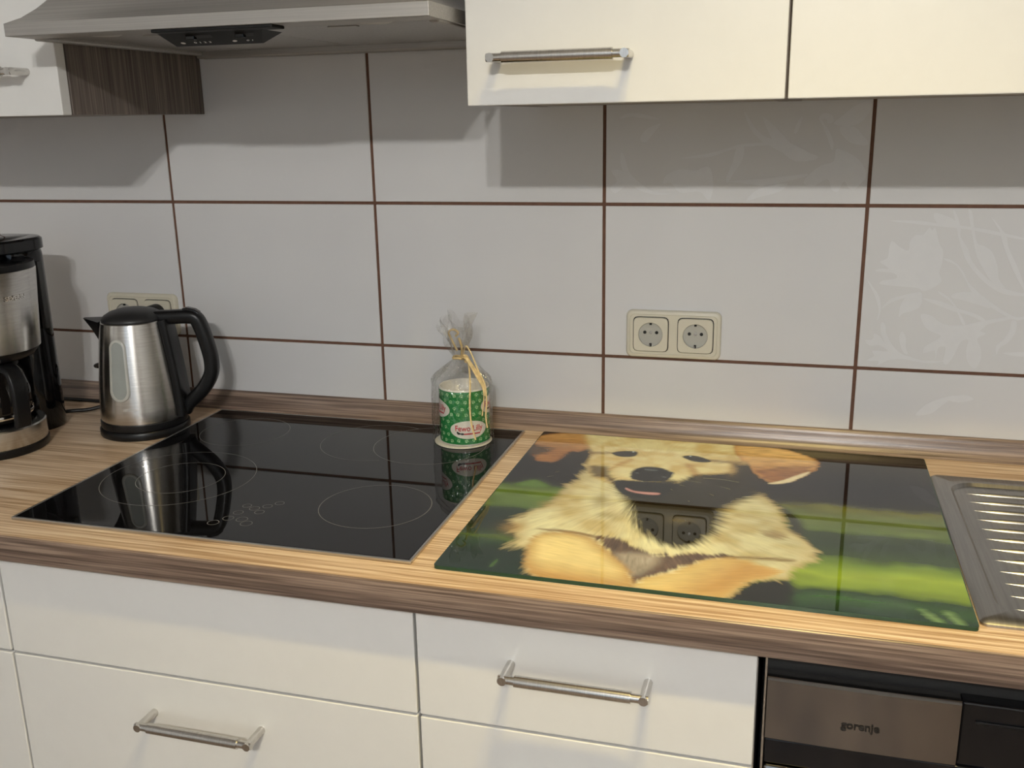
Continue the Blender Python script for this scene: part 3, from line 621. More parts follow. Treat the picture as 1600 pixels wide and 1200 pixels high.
def paint(NX, NY):
    U, V = np.meshgrid(np.linspace(0, BW*100, NX), np.linspace(0, BD*100, NY)); U = U.ravel(); V = V.ravel()
    L = lambda r, g, b: np.array(lin(r, g, b)[:3])
    C = np.zeros((U.size, 3))
    # blurred meadow: soft horizontal bands, one set on the left and one on the right of the puppy
    def bands(stops, v):
        p = [s[0] for s in stops]; return np.stack([np.interp(v, p, [L(*s[1])[k] for s in stops]) for k in range(3)], 1)
    left = [(0, (18, 42, 26)), (5, (20, 40, 24)), (7.5, (30, 58, 26)), (9, (70, 96, 30)), (10.3, (40, 62, 28)), (13, (22, 40, 26)), (18, (28, 48, 30)), (20.5, (82, 112, 48)), (26, (100, 132, 52)), (27.8, (60, 90, 14)), (29, (24, 28, 16)), (31, (12, 12, 11)), (53, (7, 7, 7))]
    right = [(0, (24, 52, 26)), (2.5, (44, 80, 30)), (4.2, (30, 58, 22)), (6.0, (110, 140, 34)), (9, (134, 164, 44)), (12.2, (104, 138, 40)), (14.2, (48, 70, 30)), (17.5, (34, 52, 30)), (19.8, (46, 64, 34)), (21.5, (88, 112, 54)), (26, (92, 112, 56)), (28.8, (92, 100, 30)), (30.6, (30, 32, 20)), (33, (16, 15, 14)), (53, (9, 9, 9))]
    w = (vnoise(U/5, V/3, 1)-.5)*2.2+(vnoise(U/1.6, V/1.2, 2)-.5)*.7
    cl = bands(left, V+w*.5); cr_ = bands(right, V+w*.9-.03*(U-45))
    s = 1/(1+np.exp(-(U-25)/3)); C = cl*(1-s)[:, None]+cr_*s[:, None]
    C *= (1+.35*(vnoise(U/3.5, V/1.5, 3)-.5))[:, None]
    C *= np.array([1.12, .84, .85])
    def sdf(poly):
        P = np.array(spline(DOG[poly], 4, True)); n = len(P)
        d = np.full(U.size, 99.0); pad = 1.6
        m = (U > P[:, 0].min()-pad) & (U < P[:, 0].max()+pad) & (V > P[:, 1].min()-pad) & (V < P[:, 1].max()+pad)
        u = U[m]; v = V[m]; dd = np.full(u.size, 1e9); ins = np.zeros(u.size, bool)
        for i in range(n):
            a = P[i]; b = P[(i+1) % n]; e = b-a
            t = np.clip(((u-a[0])*e[0]+(v-a[1])*e[1])/max(1e-9, e@e), 0, 1)
            dd = np.minimum(dd, (u-a[0]-t*e[0])**2+(v-a[1]-t*e[1])**2)
            if a[1] != b[1]:
                c = ((a[1] > v) != (b[1] > v)) & (u < (b[0]-a[0])*(v-a[1])/(b[1]-a[1])+a[0]); ins ^= c
        d[m] = np.where(ins, -1, 1)*np.sqrt(dd); return d
    def streak(ang, along, across, seed):
        ca, sa = np.cos(ang), np.sin(ang)
        p = U*ca+V*sa; q_ = -U*sa+V*ca
        return vnoise(p/along, q_/across, seed)*.6+vnoise(p/along*2.1, q_/across*2.3, seed+7)*.4-.5
    def radial(cx, cy, along, across, seed):
        r = np.hypot(U-cx, V-cy); a = np.arctan2(V-cy, U-cx)
        return vnoise(r/along+a*.6, a*12/across, seed)*.55+vnoise(r/along*1.9, a*27/across, seed+5)*.45-.5
    def lay(poly, colr, soft=.25, fur=.0, fn=None, amt=0.0, alpha=1.0, rim=None, rw=2.0):
        nonlocal C
        d0 = sdf(poly); d = d0
        if fn is not None: d = d0+fn*fur
        a = np.clip(.5-d/(2*soft), 0, 1); a = a*a*(3-2*a)*alpha
        cc = np.broadcast_to(colr, C.shape) if np.ndim(colr) == 1 else colr
        if rim is not None:
            t_ = (np.clip((d0+rw)/rw, 0, 1)**1.6)[:, None]; cc = cc*(1-t_)+rim*t_
        if fn is not None and amt: cc = cc*(1+amt*fn)[:, None]
        C = C*(1-a)[:, None]+cc*a[:, None]
    def blob(u, v, ru, rv, c, al, fn=None):
        nonlocal C
        q_ = ((U-u)/ru)**2+((V-v)/rv)**2
        if fn is not None: q_ = q_*(1+fn)
        a = (np.exp(-q_*1.4)*al)[:, None]; C = C*(1-a)+L(*c)*a
    def mix(a, b, t): return a[None, :]*(1-t)[:, None]+b[None, :]*t[:, None]
    sm = lambda x, a, b: np.clip((x-a)/(b-a), 0, 1)
    fb = radial(20, 27, 3.2, .42, 11)*.6+radial(20, 27, 1.5, .19, 12)*.45; ff = streak(.15, 1.8, .26, 21); fh = radial(20, 40, 1.5, .40, 31)*.7+streak(.0, .9, .22, 33)*.4
    fl = streak(-.25, 2.2, .24, 61)*.7+streak(-.1, 1.1, .16, 62)*.4; fr_ = streak(.28, 2.2, .24, 63)*.7+streak(.15, 1.1, .16, 64)*.4
    lay('shadowR', L(26, 24, 14), .9, 1.0, fb); lay('shadowR2', L(40, 38, 26), .9)
    lay('bladeA', L(104, 122, 66), .6, .5, ff); lay('bladeB', L(104, 122, 66), .6, .5, ff); lay('bladeC', L(70, 92, 46), .4); lay('blobL', L(92, 116, 40), .9)
    big = vnoise(U/4, V/4, 41)*.6+vnoise(U/1.7, V/1.7, 42)*.4
    body = mix(L(204, 172, 112), L(236, 214, 160), sm(big, .25, .7))
    edge = sm(np.abs(U-19), 8, 19)
    body = body*(1-.25*edge)[:, None]
    lay('body', body, .8, 2.2, fb, .42, rim=L(196, 164, 110), rw=2.2)
    lay('flank', L(140, 108, 66), 1.0, 1.5, fb, .5, .75)
    blob(8.6, 21.5, 1.5, 1.2, (190, 148, 88), .5, fl); blob(32, 20.5, 2.2, 1.3, (176, 140, 84), .45, fr_); blob(6.2, 12.8, 2.0, 2.2, (188, 140, 76), .55, fl)
    lay('neck', L(36, 29, 15), 1.3, 2.0, fb, .3)
    blob(15.2, 24.5, 1.5, 3.2, (120, 84, 36), .55, fb); blob(16.8, 19.6, 1.8, 1.4, (132, 98, 48), .5, fb); blob(26.5, 20.2, 2.0, 1.3, (120, 96, 52), .5, fb)
    lay('gap', L(98, 72, 54), .55, 1.8, fb, 1.3); lay('chestfur', L(176, 152, 124), 1.0, 1.8, fb, 1.1, .85)
    lay('creaseL', L(112, 74, 32), .45, .6, fl, .5, .85); lay('creaseR', L(118, 86, 40), .45, .8, fr_, .5, .85)
    legl = mix(L(186, 132, 66), L(238, 200, 128), sm(V+.10*(U-8), 1.0, 5.5)); legl = legl*(1-.28*sm(9-U, 0, 6))[:, None]*(1+.22*(big-.5))[:, None]
    lay('legL', legl, .65, 1.0, fl, .30, rim=L(190, 138, 72), rw=2.2)
    legr = mix(L(240, 206, 130), L(190, 138, 72), sm(U-.55*V, 21, 31))*(1+.22*(big-.5))[:, None]
    lay('legR', legr, .65, 1.5, fr_, .30, rim=L(206, 158, 86), rw=1.8)
    # head
    er = mix(L(168, 104, 52), L(208, 148, 82), sm(V+1.5*ff, 44, 51)); lay('earL', er, .45, .9, ff, .75, rim=L(150, 92, 48), rw=1.2); lay('earLdark', L(54, 42, 32), .8, 1.2, ff, .5, .85)
    hd_ = mix(L(220, 180, 110), L(244, 216, 152), sm(vnoise(U/3, V/3, 51)*.6+vnoise(U/1.3, V/1.3, 52)*.4, .25, .7)); lay('head', hd_, .7, 1.2, fh, .26, rim=L(214, 172, 104), rw=1.6)
    blob(18.5, 49.5, 5, 2.4, (246, 220, 158), .6); blob(16.2, 36.4, 1.7, 1.8, (246, 222, 164), .7); blob(25.0, 35.8, 2.0, 1.9, (244, 218, 156), .7)
    blob(15.3, 42.2, 2.0, 1.2, (206, 152, 84), .45, fh); blob(26.2, 42.0, 1.6, 1.6, (200, 146, 78), .5, fh); blob(20.3, 43.5, 1.6, 3.0, (240, 208, 140), .5)
    blob(29.5, 41.6, 2.6, 1.3, (206, 160, 92), .5, fh); blob(12.4, 41.2, 1.0, 2.0, (226, 190, 124), .5)
    er = mix(L(190, 122, 60), L(226, 168, 96), sm(V+1.5*ff, 41, 48)); lay('earR', er, .4, .8, ff, .7, rim=L(196, 132, 70), rw=1.0); lay('earRlow', L(142, 86, 48), .9, 1.2, ff, .7, .75); lay('earRrim', L(238, 208, 160), .3, .4, ff, .3)
    blob(34.0, 44.5, 2.0, 1.2, (232, 178, 108), .5, ff); blob(31.8, 40.6, .9, 2.2, (206, 160, 98), .55, ff)
    lay('cheek', L(88, 64, 34), .8, 1.1, fh, .5, .9)
    for k, c in (('strokeL', (190, 134, 68)), ('strokeL2', (122, 80, 40)), ('strokeR', (186, 130, 64)), ('strokeR2', (112, 76, 40))): lay(k, L(*c), .6, .6, fh, .4, .7)
    lay('mouthR', L(36, 29, 15), 1.0, 1.3, fh, .3); lay('mouth', L(8, 8, 8), .4, .5, fh)
    lay('tongue', L(196, 132, 120), .25, .2, ff, .4); lay('nose', L(11, 11, 12), .35, .4, ff); lay('noseHi', L(104, 104, 102), .35, .3, ff, 0, .6)
    blob(18.3, 36.4, .35, .25, (120, 120, 118), .6); blob(22.4, 35.6, .4, .3, (110, 110, 108), .6)
    lay('eyeL', L(60, 40, 24), .5, .3, fh, 0, .7); lay('eyeR', L(60, 40, 24), .5, .3, fh, 0, .7)
    lay('eyeL', L(11, 9, 8), .25); lay('eyeR', L(11, 9, 8), .25)
    for ex, ey in ((16.2, 45.6), (25.1, 45.6)): blob(ex, ey, .22, .22, (215, 215, 210), .9)
    # whiskers
    def hair(p, q_, wd, c, al):
        nonlocal C
        a = np.array(p); e = np.array(q_)-a; t = np.clip(((U-a[0])*e[0]+(V-a[1])*e[1])/(e@e), 0, 1)
        d = np.hypot(U-a[0]-t*e[0], V-a[1]-t*e[1]-np.sin(t*3.1)*.3); m = (np.clip(1-d/wd, 0, 1)*al)[:, None]; C = C*(1-m)+L(*c)*m
    for p, q_ in (((6.5, 34), (10.5, 36)), ((5.8, 31.8), (10.2, 34)), ((25, 33), (30, 30)), ((26, 35), (32, 33)), ((24, 31), (27, 27)), ((28, 36.5), (33, 36))):
        hair(p, q_, .10, (190, 170, 120), .55)
    # pigment under the room's warm lamps
    C = C/np.array([1.06, .86, .68])
    return np.clip(C, 0, .92), U, V
NX, NY = 760, 672
C, U, V = paint(NX, NY)
verts = np.stack([U/100, V/100, np.full(U.size, BT+.0001)], 1)
mg = .0012
verts[:, 0] = mg+verts[:, 0]*(BW-2*mg)/BW; verts[:, 1] = mg+verts[:, 1]*(BD-2*mg)/BD
ii = np.arange((NY-1)*(NX-1)); a = (ii//(NX-1))*NX+ii % (NX-1)
faces = np.stack([a, a+1, a+1+NX, a+NX], 1)
me = bpy.data.meshes.new('printed_picture')
me.vertices.add(len(verts)); me.vertices.foreach_set('co', verts.ravel())
me.loops.add(faces.size); me.loops.foreach_set('vertex_index', faces.ravel().astype(np.int32))
me.polygons.add(len(faces)); me.polygons.foreach_set('loop_start', np.arange(0, faces.size, 4, dtype=np.int32))
me.update(calc_edges=True)
ca = me.color_attributes.new('print', 'FLOAT_COLOR', 'POINT')
ca.data.foreach_set('color', np.concatenate([C, np.ones((len(C), 1))], 1).astype(np.float32).ravel())
me.materials.append(M['print'])
o = link(bpy.data.objects.new('printed_picture', me)); o.parent = pb; o['label'] = 'print of a golden puppy lying on green grass'

# ------------------------------------------------------------------ sink with drainer
sk = thing('sink', 'stainless steel sink with ridged drainer at the right end of the worktop', 'sink', (1.6, -.327, .0003))
SX0, SX1, SY0, SY1 = 1.1488, 2.12, -.5480, -.1055
def srect(x0, x1, y0, y1, r, z, n=6): return [((x0+x1)/2+u, (y0+y1)/2+v, z) for u, v in rrect(x1-x0, y1-y0, r, n)]
bm = new(); DX0, DX1, DY0, DY1 = 1.170, 1.600, -.528, -.132
O0 = srect(SX0, SX1, SY0, SY1, .008, .0003); O1 = srect(SX0, SX1, SY0, SY1, .008, .0030); O2 = srect(SX0+.004, SX1-.004, SY0+.004, SY1-.004, .007, .0062)
R = loft(bm, [O0, O1, O2])
# deck: rectangle with two rounded openings (drainer and bowl), triangulated
def loop_edges(vs): return [bm.edges.get((vs[i], vs[(i+1) % len(vs)])) or bm.edges.new((vs[i], vs[(i+1) % len(vs)])) for i in range(len(vs))]
dr0 = [bm.verts.new(p) for p in srect(DX0, DX1, DY0, DY1, .035, .0062, 8)]
bw0 = [bm.verts.new(p) for p in srect(1.68, 2.04, -.475, -.175, .06, .0062, 8)]
edges = loop_edges(R[-1])+loop_edges(dr0)+loop_edges(bw0)
bmesh.ops.triangle_fill(bm, use_beauty=True, edges=edges)
ctr = lambda p, c, k: (c[0]+(p[0]-c[0])*k, c[1]+(p[1]-c[1])*k)
dr1 = [bm.verts.new((x, y, .0022)) for x, y, z in srect(DX0+.004, DX1-.004, DY0+.004, DY1-.004, .032, 0, 8)]
n = len(dr0)
for i in range(n): bm.faces.new((dr0[i], dr0[(i+1) % n], dr1[(i+1) % n], dr1[i]))
bm.faces.new(dr1)
prev = bw0
for k, z in ((.99, -.004), (.96, -.03), (.92, -.15), (.80, -.16)):
    cur = [bm.verts.new((1.86+(x-1.86)*k, -.325+(y+.325)*k, z)) for x, y, zz in srect(1.68, 2.04, -.475, -.175, .06, 0, 8)]
    for i in range(n): bm.faces.new((prev[i], prev[(i+1) % n], cur[(i+1) % n], cur[i]))
    prev = cur
bm.faces.new(prev)
finish('basin_sheet', bm, 'sink', sk, 40)
for k in range(12):
    y = -.166-.0309*k
    bm = new(); rings = []
    for i in range(15):
        t_ = i/14; x = 1.190+(1.575-1.190)*t_; e = min(1, min(t_, 1-t_)*26)**.5; e = max(e, .02)
        rings.append([(x, y+.0052*e*math.cos(a), .0022+.0036*e*math.sin(a)) for a in [math.pi*j/8 for j in range(9)]])
    loft(bm, rings, False); 
    finish('drainer_ridge', bm, 'sink', sk, 60)
bm = new()
lathe(bm, (1.86, -.325, -.1595), [(.045, .0), (.040, .002), (.012, .0005)], 32, False, True); finish('drain', bm, 'chrome', sk)
# ------------------------------------------------------------------ kettle
K = Vector((-.131, -.157, .0003))
kt = thing('electric_kettle', 'brushed steel electric kettle with black handle beside the hob', 'kettle', K)
AZH = math.radians(15.6)
KP = [(.0695, .0260), (.0708, .0300), (.0700, .0500), (.0668, .0900), (.0625, .1300), (.0580, .1650), (.0545, .1900), (.0538, .1940)]
def kr(z): return float(np.interp(z, [p[1] for p in KP], [p[0] for p in KP]))
bm = new(); lathe(bm, K, [(.0735, 0), (.0745, .002), (.0745, .011), (.0725, .0135), (.060, .0138)], 72); finish('power_base', bm, 'black', kt, 40)
bm = new(); lathe(bm, K, [(.0600, .0140), (.0715, .0145), (.0722, .0180), (.0718, .0255), (.0690, .0262)], 72); finish('bottom_ring', bm, 'black', kt, 40)
bm = new(); lathe(bm, K, KP+[(.0522, .1952), (.0500, .1948)], 96); kb = finish('steel_body', bm, 'kettle', kt, 40)
bm = new(); lathe(bm, K, [(.0500, .1945), (.0512, .1960), (.0508, .1990), (.0470, .2040), (.0380, .2095), (.0240, .2135), (.0060, .2150)], 72); finish('lid', bm, 'lidblack', kt, 60)
def kpt(r, z, s=0.0, az=AZH):
    return (K.x+r*math.cos(az)-s*math.sin(az), K.y+r*math.sin(az)+s*math.cos(az), K.z+z)
def sweep(bm, path, w, th, az=AZH):
    P = [np.array(p) for p in path]; rings = []
    for i, p in enumerate(P):
        d = P[min(i+1, len(P)-1)]-P[max(i-1, 0)]; d = d/np.linalg.norm(d); nn = np.array([-d[1], d[0]])
        ww = w[i] if isinstance(w, list) else w; tt = th[i] if isinstance(th, list) else th
        rings.append([kpt(*(p+nn*b), a, az) for a, b in rrect(ww, tt, min(ww, tt)*.35, 3)])
    loft(bm, rings, True, True, True)
bm = new()
path = [tuple(p) for p in spline([(.040, .1975), (.066, .1980), (.092, .1985), (.1070, .1950), (.1150, .178), (.1220, .150), (.1265, .122), (.1240, .098), (.1100, .074), (.0930, .0570), (.0790, .0440), (.0720, .0330)], 5)]
sweep(bm, path, .027, .0235); finish('handle', bm, 'black', kt, 40)
bm = new(); path = [(kr(z)+.0015, z) for z in np.linspace(.196, .028, 14)]
sweep(bm, path, [.046+.004*i/13 for i in range(14)], .013); finish('handle_mount', bm, 'black', kt, 40)
bm = new(); a = kpt(.106, .2105); 
path = [(.088, .2100), (.094, .2115), (.106, .2085), (.113, .2035)]; sweep(bm, path, .015, .006); finish('lid_button', bm, 'blackgloss', kt, 40)
AZS = AZH+math.pi
bm = new()
loft(bm, [[kpt(.050, .1955, -.026, AZS), kpt(.0835, .1990, -.004, AZS), kpt(.0835, .1990, .004, AZS), kpt(.050, .1955, .026, AZS)],
          [kpt(.052, .180, -.021, AZS), kpt(.0715, .180, -.003, AZS), kpt(.0715, .180, .003, AZS), kpt(.052, .180, .021, AZS)],
          [kpt(.055, .158, -.012, AZS), kpt(.0610, .158, -.002, AZS), kpt(.0610, .158, .002, AZS), kpt(.055, .158, .012, AZS)]], True, True, True)
finish('spout', bm, 'black', kt, 20)
AZW = math.radians(-83)
def kwrap(s, z, d, az): a = az+s/kr(z); r = kr(z)+d; return (K.x+r*math.cos(a), K.y+r*math.sin(a), K.z+z)
def stadium(k, n=24):
    pts = []
    for i in range(n): t_ = math.pi*i/(n-1); pts.append((.0142*math.cos(t_)*1.0, .1575+.0142*math.sin(t_)))
    for i in range(n): t_ = math.pi+math.pi*i/(n-1); pts.append((.0178*math.cos(t_), .0855+.0178*math.sin(t_)))
    cz_ = .120
    return [(x*(1-(1-k)*1.0), cz_+(z-cz_)*(1-(1-k)*.30)) for x, z in pts]
bm = new(); loft(bm, [[kwrap(s, z, d, AZW) for s, z in stadium(k)] for k, d in ((1.03, -.001), (1.0, .0018), (.93, .0028), (.74, .0028), (.70, .0012))]); finish('gauge_frame', bm, 'waterwindow', kb, 50)
bm = new(); R = [[kwrap(s, z, .0013, AZW) for s, z in stadium(k)] for k in (.71, .36, .05)]; loft(bm, R, True, False, True); finish('water_gauge', bm, 'waterwin2', kb, 50)
t = text_bm('SEVERIN', .0070, .0004, .0002); AZT = math.radians(-70)
warp(t, lambda x, y, z: kwrap(x, .0535+y, .0003+z, AZT)); finish('embossed_lettering', t, 'chrome', kb, 0)

# ------------------------------------------------------------------ filter coffee machine
CM = Vector((-.318, -.302, .0003))
cm = thing('coffee_machine', 'steel and black filter coffee machine at the left edge', 'coffee machine', CM)
def cl(prof, n=72, c=CM): bm = new(); lathe(bm, c, prof, n); return bm
finish('foot', cl([(.081, 0), (.0835, .003), (.0835, .0125), (.078, .0130)]), 'black', cm, 40)
finish('steel_base', cl([(.0815, .0130), (.0825, .0150), (.0825, .0430), (.0805, .0450), (.070, .0455)]), 'kettle', cm, 40)
finish('hot_plate', cl([(.069, .0456), (.069, .0475), (.050, .0480)]), 'blackgloss', cm, 40)
bm = new()   # rear tower, a little wider at its foot
rings = []
for z, e in ((0, -.003), (.004, .0), (.05, .0), (.16, -.001), (.305, -.001), (.312, -.003)):
    rings.append([(-.346+u, -.183+v, .0003+z) for u, v in rrect(.115+2*e, .084, .040, 8)])
loft(bm, rings, True, True, True); tw_ = finish('tower', bm, 'blackgloss', cm, 40)
bm = new(); box(bm, -.2880, -.2800, -.192, -.180, .180, .295, .001); finish('water_level_strip', bm, 'tankstrip', tw_)
HB = Vector((-.313, -.298, .0003))
finish('filter_holder', cl([(.060, .1500), (.074, .1560), (.0815, .1660), (.082, .1680)], c=HB), 'black', cm, 40)
fh_ = finish('steel_housing', cl([(.0815, .1680), (.0845, .1690), (.0930, .2950), (.0920, .2965)], c=HB), 'kettle', cm, 40)
finish('top_rim', cl([(.0920, .2966), (.0925, .2975), (.0915, .3060), (.0810, .3065), (.0790, .3000), (.0100, .2990)], c=HB), 'black', cm, 40)
bm = new()   # hinged top cover
loft(bm, [[(-.347+u, -.214+v, z) for u, v in rrect(.134+e, .146+e, .050, 8)] for z, e in ((.3135, -.008), (.316, 0), (.332, 0), (.3355, -.006))], True, True, True)
finish('top_cover', bm, 'blackgloss', cm, 40)
bm = new(); lathe(bm, (-.335, -.335, .3068), [(.036, 0), (.038, .002), (.038, .014), (.034, .017), (.012, .0185)], 40); finish('lid_knob', bm, 'kettle', cm, 40)
t = text_bm('SEVERIN', .0098, .0006, .0003)
AZC = math.radians(-9)
warp(t, lambda x, y, z: (HB.x+(0.0930+z)*math.cos(AZC+x/0.0930), HB.y+(0.0930+z)*math.sin(AZC+x/0.0930),   .2570+y)); finish('embossed_lettering', t, 'chrome', fh_, 0)
# glass jug standing on the hot plate
JG = Vector((-.318, -.302, .0485))
jg = thing('coffee_jug', 'dark glass jug with black handle standing in the coffee machine', 'jug', JG)
bm = new(); lathe(bm, JG, [(.050, 0), (.060, .004), (.066, .025), (.066, .050), (.058, .080), (.050, .092)], 64); finish('glass_bowl', bm, 'carafe', jg, 50)
bm = new(); lathe(bm, JG, [(.0505, .0905), (.053, .0915), (.053, .0975), (.040, .1000)], 64); finish('lid', bm, 'black', jg, 40)
bm = new(); AZJ = math.radians(-17)
def jpt(r, z, s): return (JG.x+r*math.cos(AZJ)-s*math.sin(AZJ), JG.y+r*math.sin(AZJ)+s*math.cos(AZJ), JG.z+z)
P = [np.array(p) for p in spline([(.050, .0955), (.070, .0965), (.086, .090), (.0945, .072), (.0965, .045), (.0945, .018), (.092, .004)], 5)]; rings = []
for i, p in enumerate(P):
    d = P[min(i+1, len(P)-1)]-P[max(i-1, 0)]; d = d/np.linalg.norm(d); nn = np.array([-d[1], d[0]])
    rings.append([jpt(*(p+nn*b), a) for a, b in rrect(.026, .011, .004, 3)])
loft(bm, rings, True, True, True); finish('handle', bm, 'black', jg, 40)
bm = new(); lathe(bm, JG, [(.0662, .010), (.0668, .011), (.0668, .016), (.0662, .017)], 64, False, False); finish('steel_band', bm, 'chrome', jg, 40)

# ------------------------------------------------------------------ wrapped mug on the hob
MZ = .0050
GB = Vector((.4385, -.1075, MZ))
MC = Vector((.4430, -.1100, MZ+.0022))
mg_ = thing('gift_mug', 'white mug with green paw-print band and oval name logos in a clear bag', 'mug', MC)
MR = .0405; MH = .0935
bm = new(); lathe(bm, MC, [(.034, 0), (.0385, .0012), (MR, .004), (MR, MH-.002), (MR-.0008, MH), (MR-.0030, MH-.0005), (MR-.0036, MH-.004), (MR-.004, .010), (.010, .007)], 96); finish('cup', bm, 'mugwhite', mg_, 40)
bm = new(); lathe(bm, MC, [(MR+.0003, .0045), (MR+.0003, MH-.0026)], 96, False, False); band = finish('green_band', bm, 'muggreen', mg_, 0)
def mwrap(s, z, d, az): a = az+s/MR; r = MR+d; return (MC.x+r*math.cos(a), MC.y+r*math.sin(a), MC.z+z)
ovals = [(-62, .0290), (-150, .0600), (12, .0640), (118, .035)]
for azd, zc in ovals:
    az = math.radians(azd)
    bm = new(); R = [[mwrap(.0310*k*math.cos(a), zc+.0150*k*math.sin(a), .0006, az) for a in [2*math.pi*i/40 for i in range(40)]] for k in (1, .75, .5, .25, .02)]
    loft(bm, R, True, False, True); ov = finish('logo_oval', bm, 'mugwhite', mg_, 40)
    t = text_bm('Fewo Lilly', .0122, 0, .00018); warp(t, lambda x, y, z: mwrap(x*.92, zc+.0022+y*1.1, .0009, az)); finish('name_lettering', t, 'red', ov, 0)
    bm = new(); R = [[mwrap(x, zc-.0066+h, .0009, az) for x in np.linspace(-.012, .0185, 12)] for h in (-.0011, .0011)]; loft(bm, R, False); finish('red_line', bm, 'red', ov, 0)
    bm = new()
    for x, z, a, b in ((-.0165, -.0058, .0028, .0018), (-.0185, -.0040, .0016, .0016), (-.0112, -.0064, .0030, .0017)):
        bm.faces.new([bm.verts.new(mwrap(x+a*math.cos(i*math.pi/6), zc+z+b*math.sin(i*math.pi/6), .0010, az)) for i in range(12)])
    finish('animal_silhouette', bm, 'inkblack', ov, 0)
bm = new(); rnd = random.Random(4)
for row in range(8):
    for k in range(21):
        az = (k+.5*(row % 2))*2*math.pi/21; z = .0095+row*.0108+rnd.uniform(-.001, .001)
        if any(abs(((az-math.radians(oa)+math.pi) % (2*math.pi)-math.pi)*MR/.034)**2+((z-oz)/.018)**2 < 1 for oa, oz in ovals): continue
        rot_ = rnd.uniform(-.7, .7)
        for px_, pz_, a, b in ((0, -.0008, .0017, .0014), (-.0023, .0010, .0008, .0011), (-.0009, .0024, .0008, .0011), (.0009, .0024, .0008, .0011), (.0023, .0010, .0008, .0011)):
            pts = []
            for i in range(8):
                x = px_+a*math.cos(i*math.pi/4); y = pz_+b*math.sin(i*math.pi/4)
                pts.append(mwrap(x*math.cos(rot_)-y*math.sin(rot_), z+x*math.sin(rot_)+y*math.cos(rot_), .0005, az))
            bm.faces.new([bm.verts.new(p) for p in pts])
finish('paw_prints', bm, 'paw', mg_, 0)
# bag
bg = thing('cellophane_bag', 'clear cellophane gift bag tied with raffia around the green mug', 'gift bag', GB)
bm = new(); lathe(bm, GB, [(.0462, .0002), (.0467, .0006), (.0467, .0014), (.0459, .0018)], 64); finish('base_card', bm, 'card', bg, 40)
bm = new(); NA = 72; rings = []
zs = list(np.linspace(.0020, .096, 12))+list(np.linspace(.104, .138, 8))+list(np.linspace(.142, .202, 12))
for z in zs:
    ring_ = []
    for i in range(NA):
        a = 2*math.pi*i/NA
        if z <= .1: r = .0492+.0008*math.sin(5*a+z*60)+.0005*math.sin(11*a-z*140)
        elif z <= .1385:
            t_ = (z-.1)/.0385; r = .0492*(1-t_**1.25)+.0085*t_**1.25
            r *= 1+t_*(1-t_)*(.55*math.sin(9*a+3*math.sin(2*a))+.30*math.sin(17*a+4*t_))
        else:
            t_ = min(1, (z-.1385)/.0635); r = .0085+.0155*t_**.8
            r *= 1+(.34*math.sin(7*a+5*t_)+.16*math.sin(13*a-3*t_))*min(1, t_*3)
        zz = z + (.010*math.sin(3*a+1)*max(0, (z-.17)/.03) if z > .17 else 0)
        ox = -.006*max(0, (z-.10)/.1)
        ring_.append((GB.x+ox+r*math.cos(a), GB.y+r*math.sin(a), GB.z+zz))
    rings.append(ring_)
loft(bm, rings); finish('film', bm, 'film', bg, 50)
nx_, nz_ = GB.x-.0024, GB.z+.1395
bm = new(); tube(bm, [(nx_+.0100*math.cos(a), GB.y+.0100*math.sin(a), nz_+.0008*math.sin(3*a)) for a in [2*math.pi*i/24 for i in range(24)]], .0019, 8, True); finish('raffia_tie', bm, 'raffia', bg, 60)
def strand(pts, r, fl=.5):
    bm = new(); tube(bm, [tuple(p) for p in spline(pts, 6)], r, 6, False, fl); finish('raffia_strand', bm, 'raffia', bg, 60)
cx_, cy_ = nx_+.009, GB.y-.0075
strand([(cx_, cy_, nz_), (cx_+.010, cy_-.012, nz_+.004), (cx_+.020, cy_-.014, nz_-.010), (cx_+.030, cy_-.018, nz_-.024), (cx_+.040, cy_-.022, nz_-.038), (cx_+.043, cy_-.024, nz_-.052)], .0040, .6)
strand([(cx_, cy_, nz_+.001), (cx_+.006, cy_-.004, nz_+.022), (cx_+.016, cy_-.008, nz_+.012), (cx_+.030, cy_-.016, nz_-.014), (cx_+.042, cy_-.022, nz_-.034), (cx_+.0455, cy_-.026, nz_-.060), (cx_+.044, cy_-.027, nz_-.085), (cx_+.046, cy_-.027, nz_-.104)], .0012)
strand([(cx_, cy_, nz_), (cx_+.012, cy_-.010, nz_-.006), (cx_+.022, cy_-.034, nz_-.030), (cx_+.0235, cy_-.043, nz_-.060), (cx_+.026, cy_-.047, nz_-.090), (cx_+.033, cy_-.048, nz_-.118)], .0014)
strand([(cx_, cy_, nz_), (cx_+.016, cy_-.012, nz_-.002), (cx_+.034, cy_-.019, nz_-.024), (cx_+.041, cy_-.024, nz_-.050), (cx_+.0385, cy_-.028, nz_-.084)], .0013)
strand([(nx_-.002, GB.y-.004, nz_+.012), (nx_-.010, GB.y-.006, nz_+.030), (nx_-.014, GB.y-.007, nz_+.042), (nx_-.006, GB.y-.008, nz_+.047), (nx_+.002, GB.y-.007, nz_+.042), (nx_-.003, GB.y-.007, nz_+.036)], .0022, .8)
strand([(nx_+.006, GB.y-.006, nz_+.002), (nx_+.007, GB.y-.008, nz_+.020), (nx_+.003, GB.y-.008, nz_+.034)], .0030, .6)
strand([(nx_+.010, GB.y-.008, nz_+.003), (nx_+.013, GB.y-.011, nz_+.006), (nx_+.018, GB.y-.012, nz_+.002), (nx_+.014, GB.y-.013, nz_-.004)], .0036, .7)

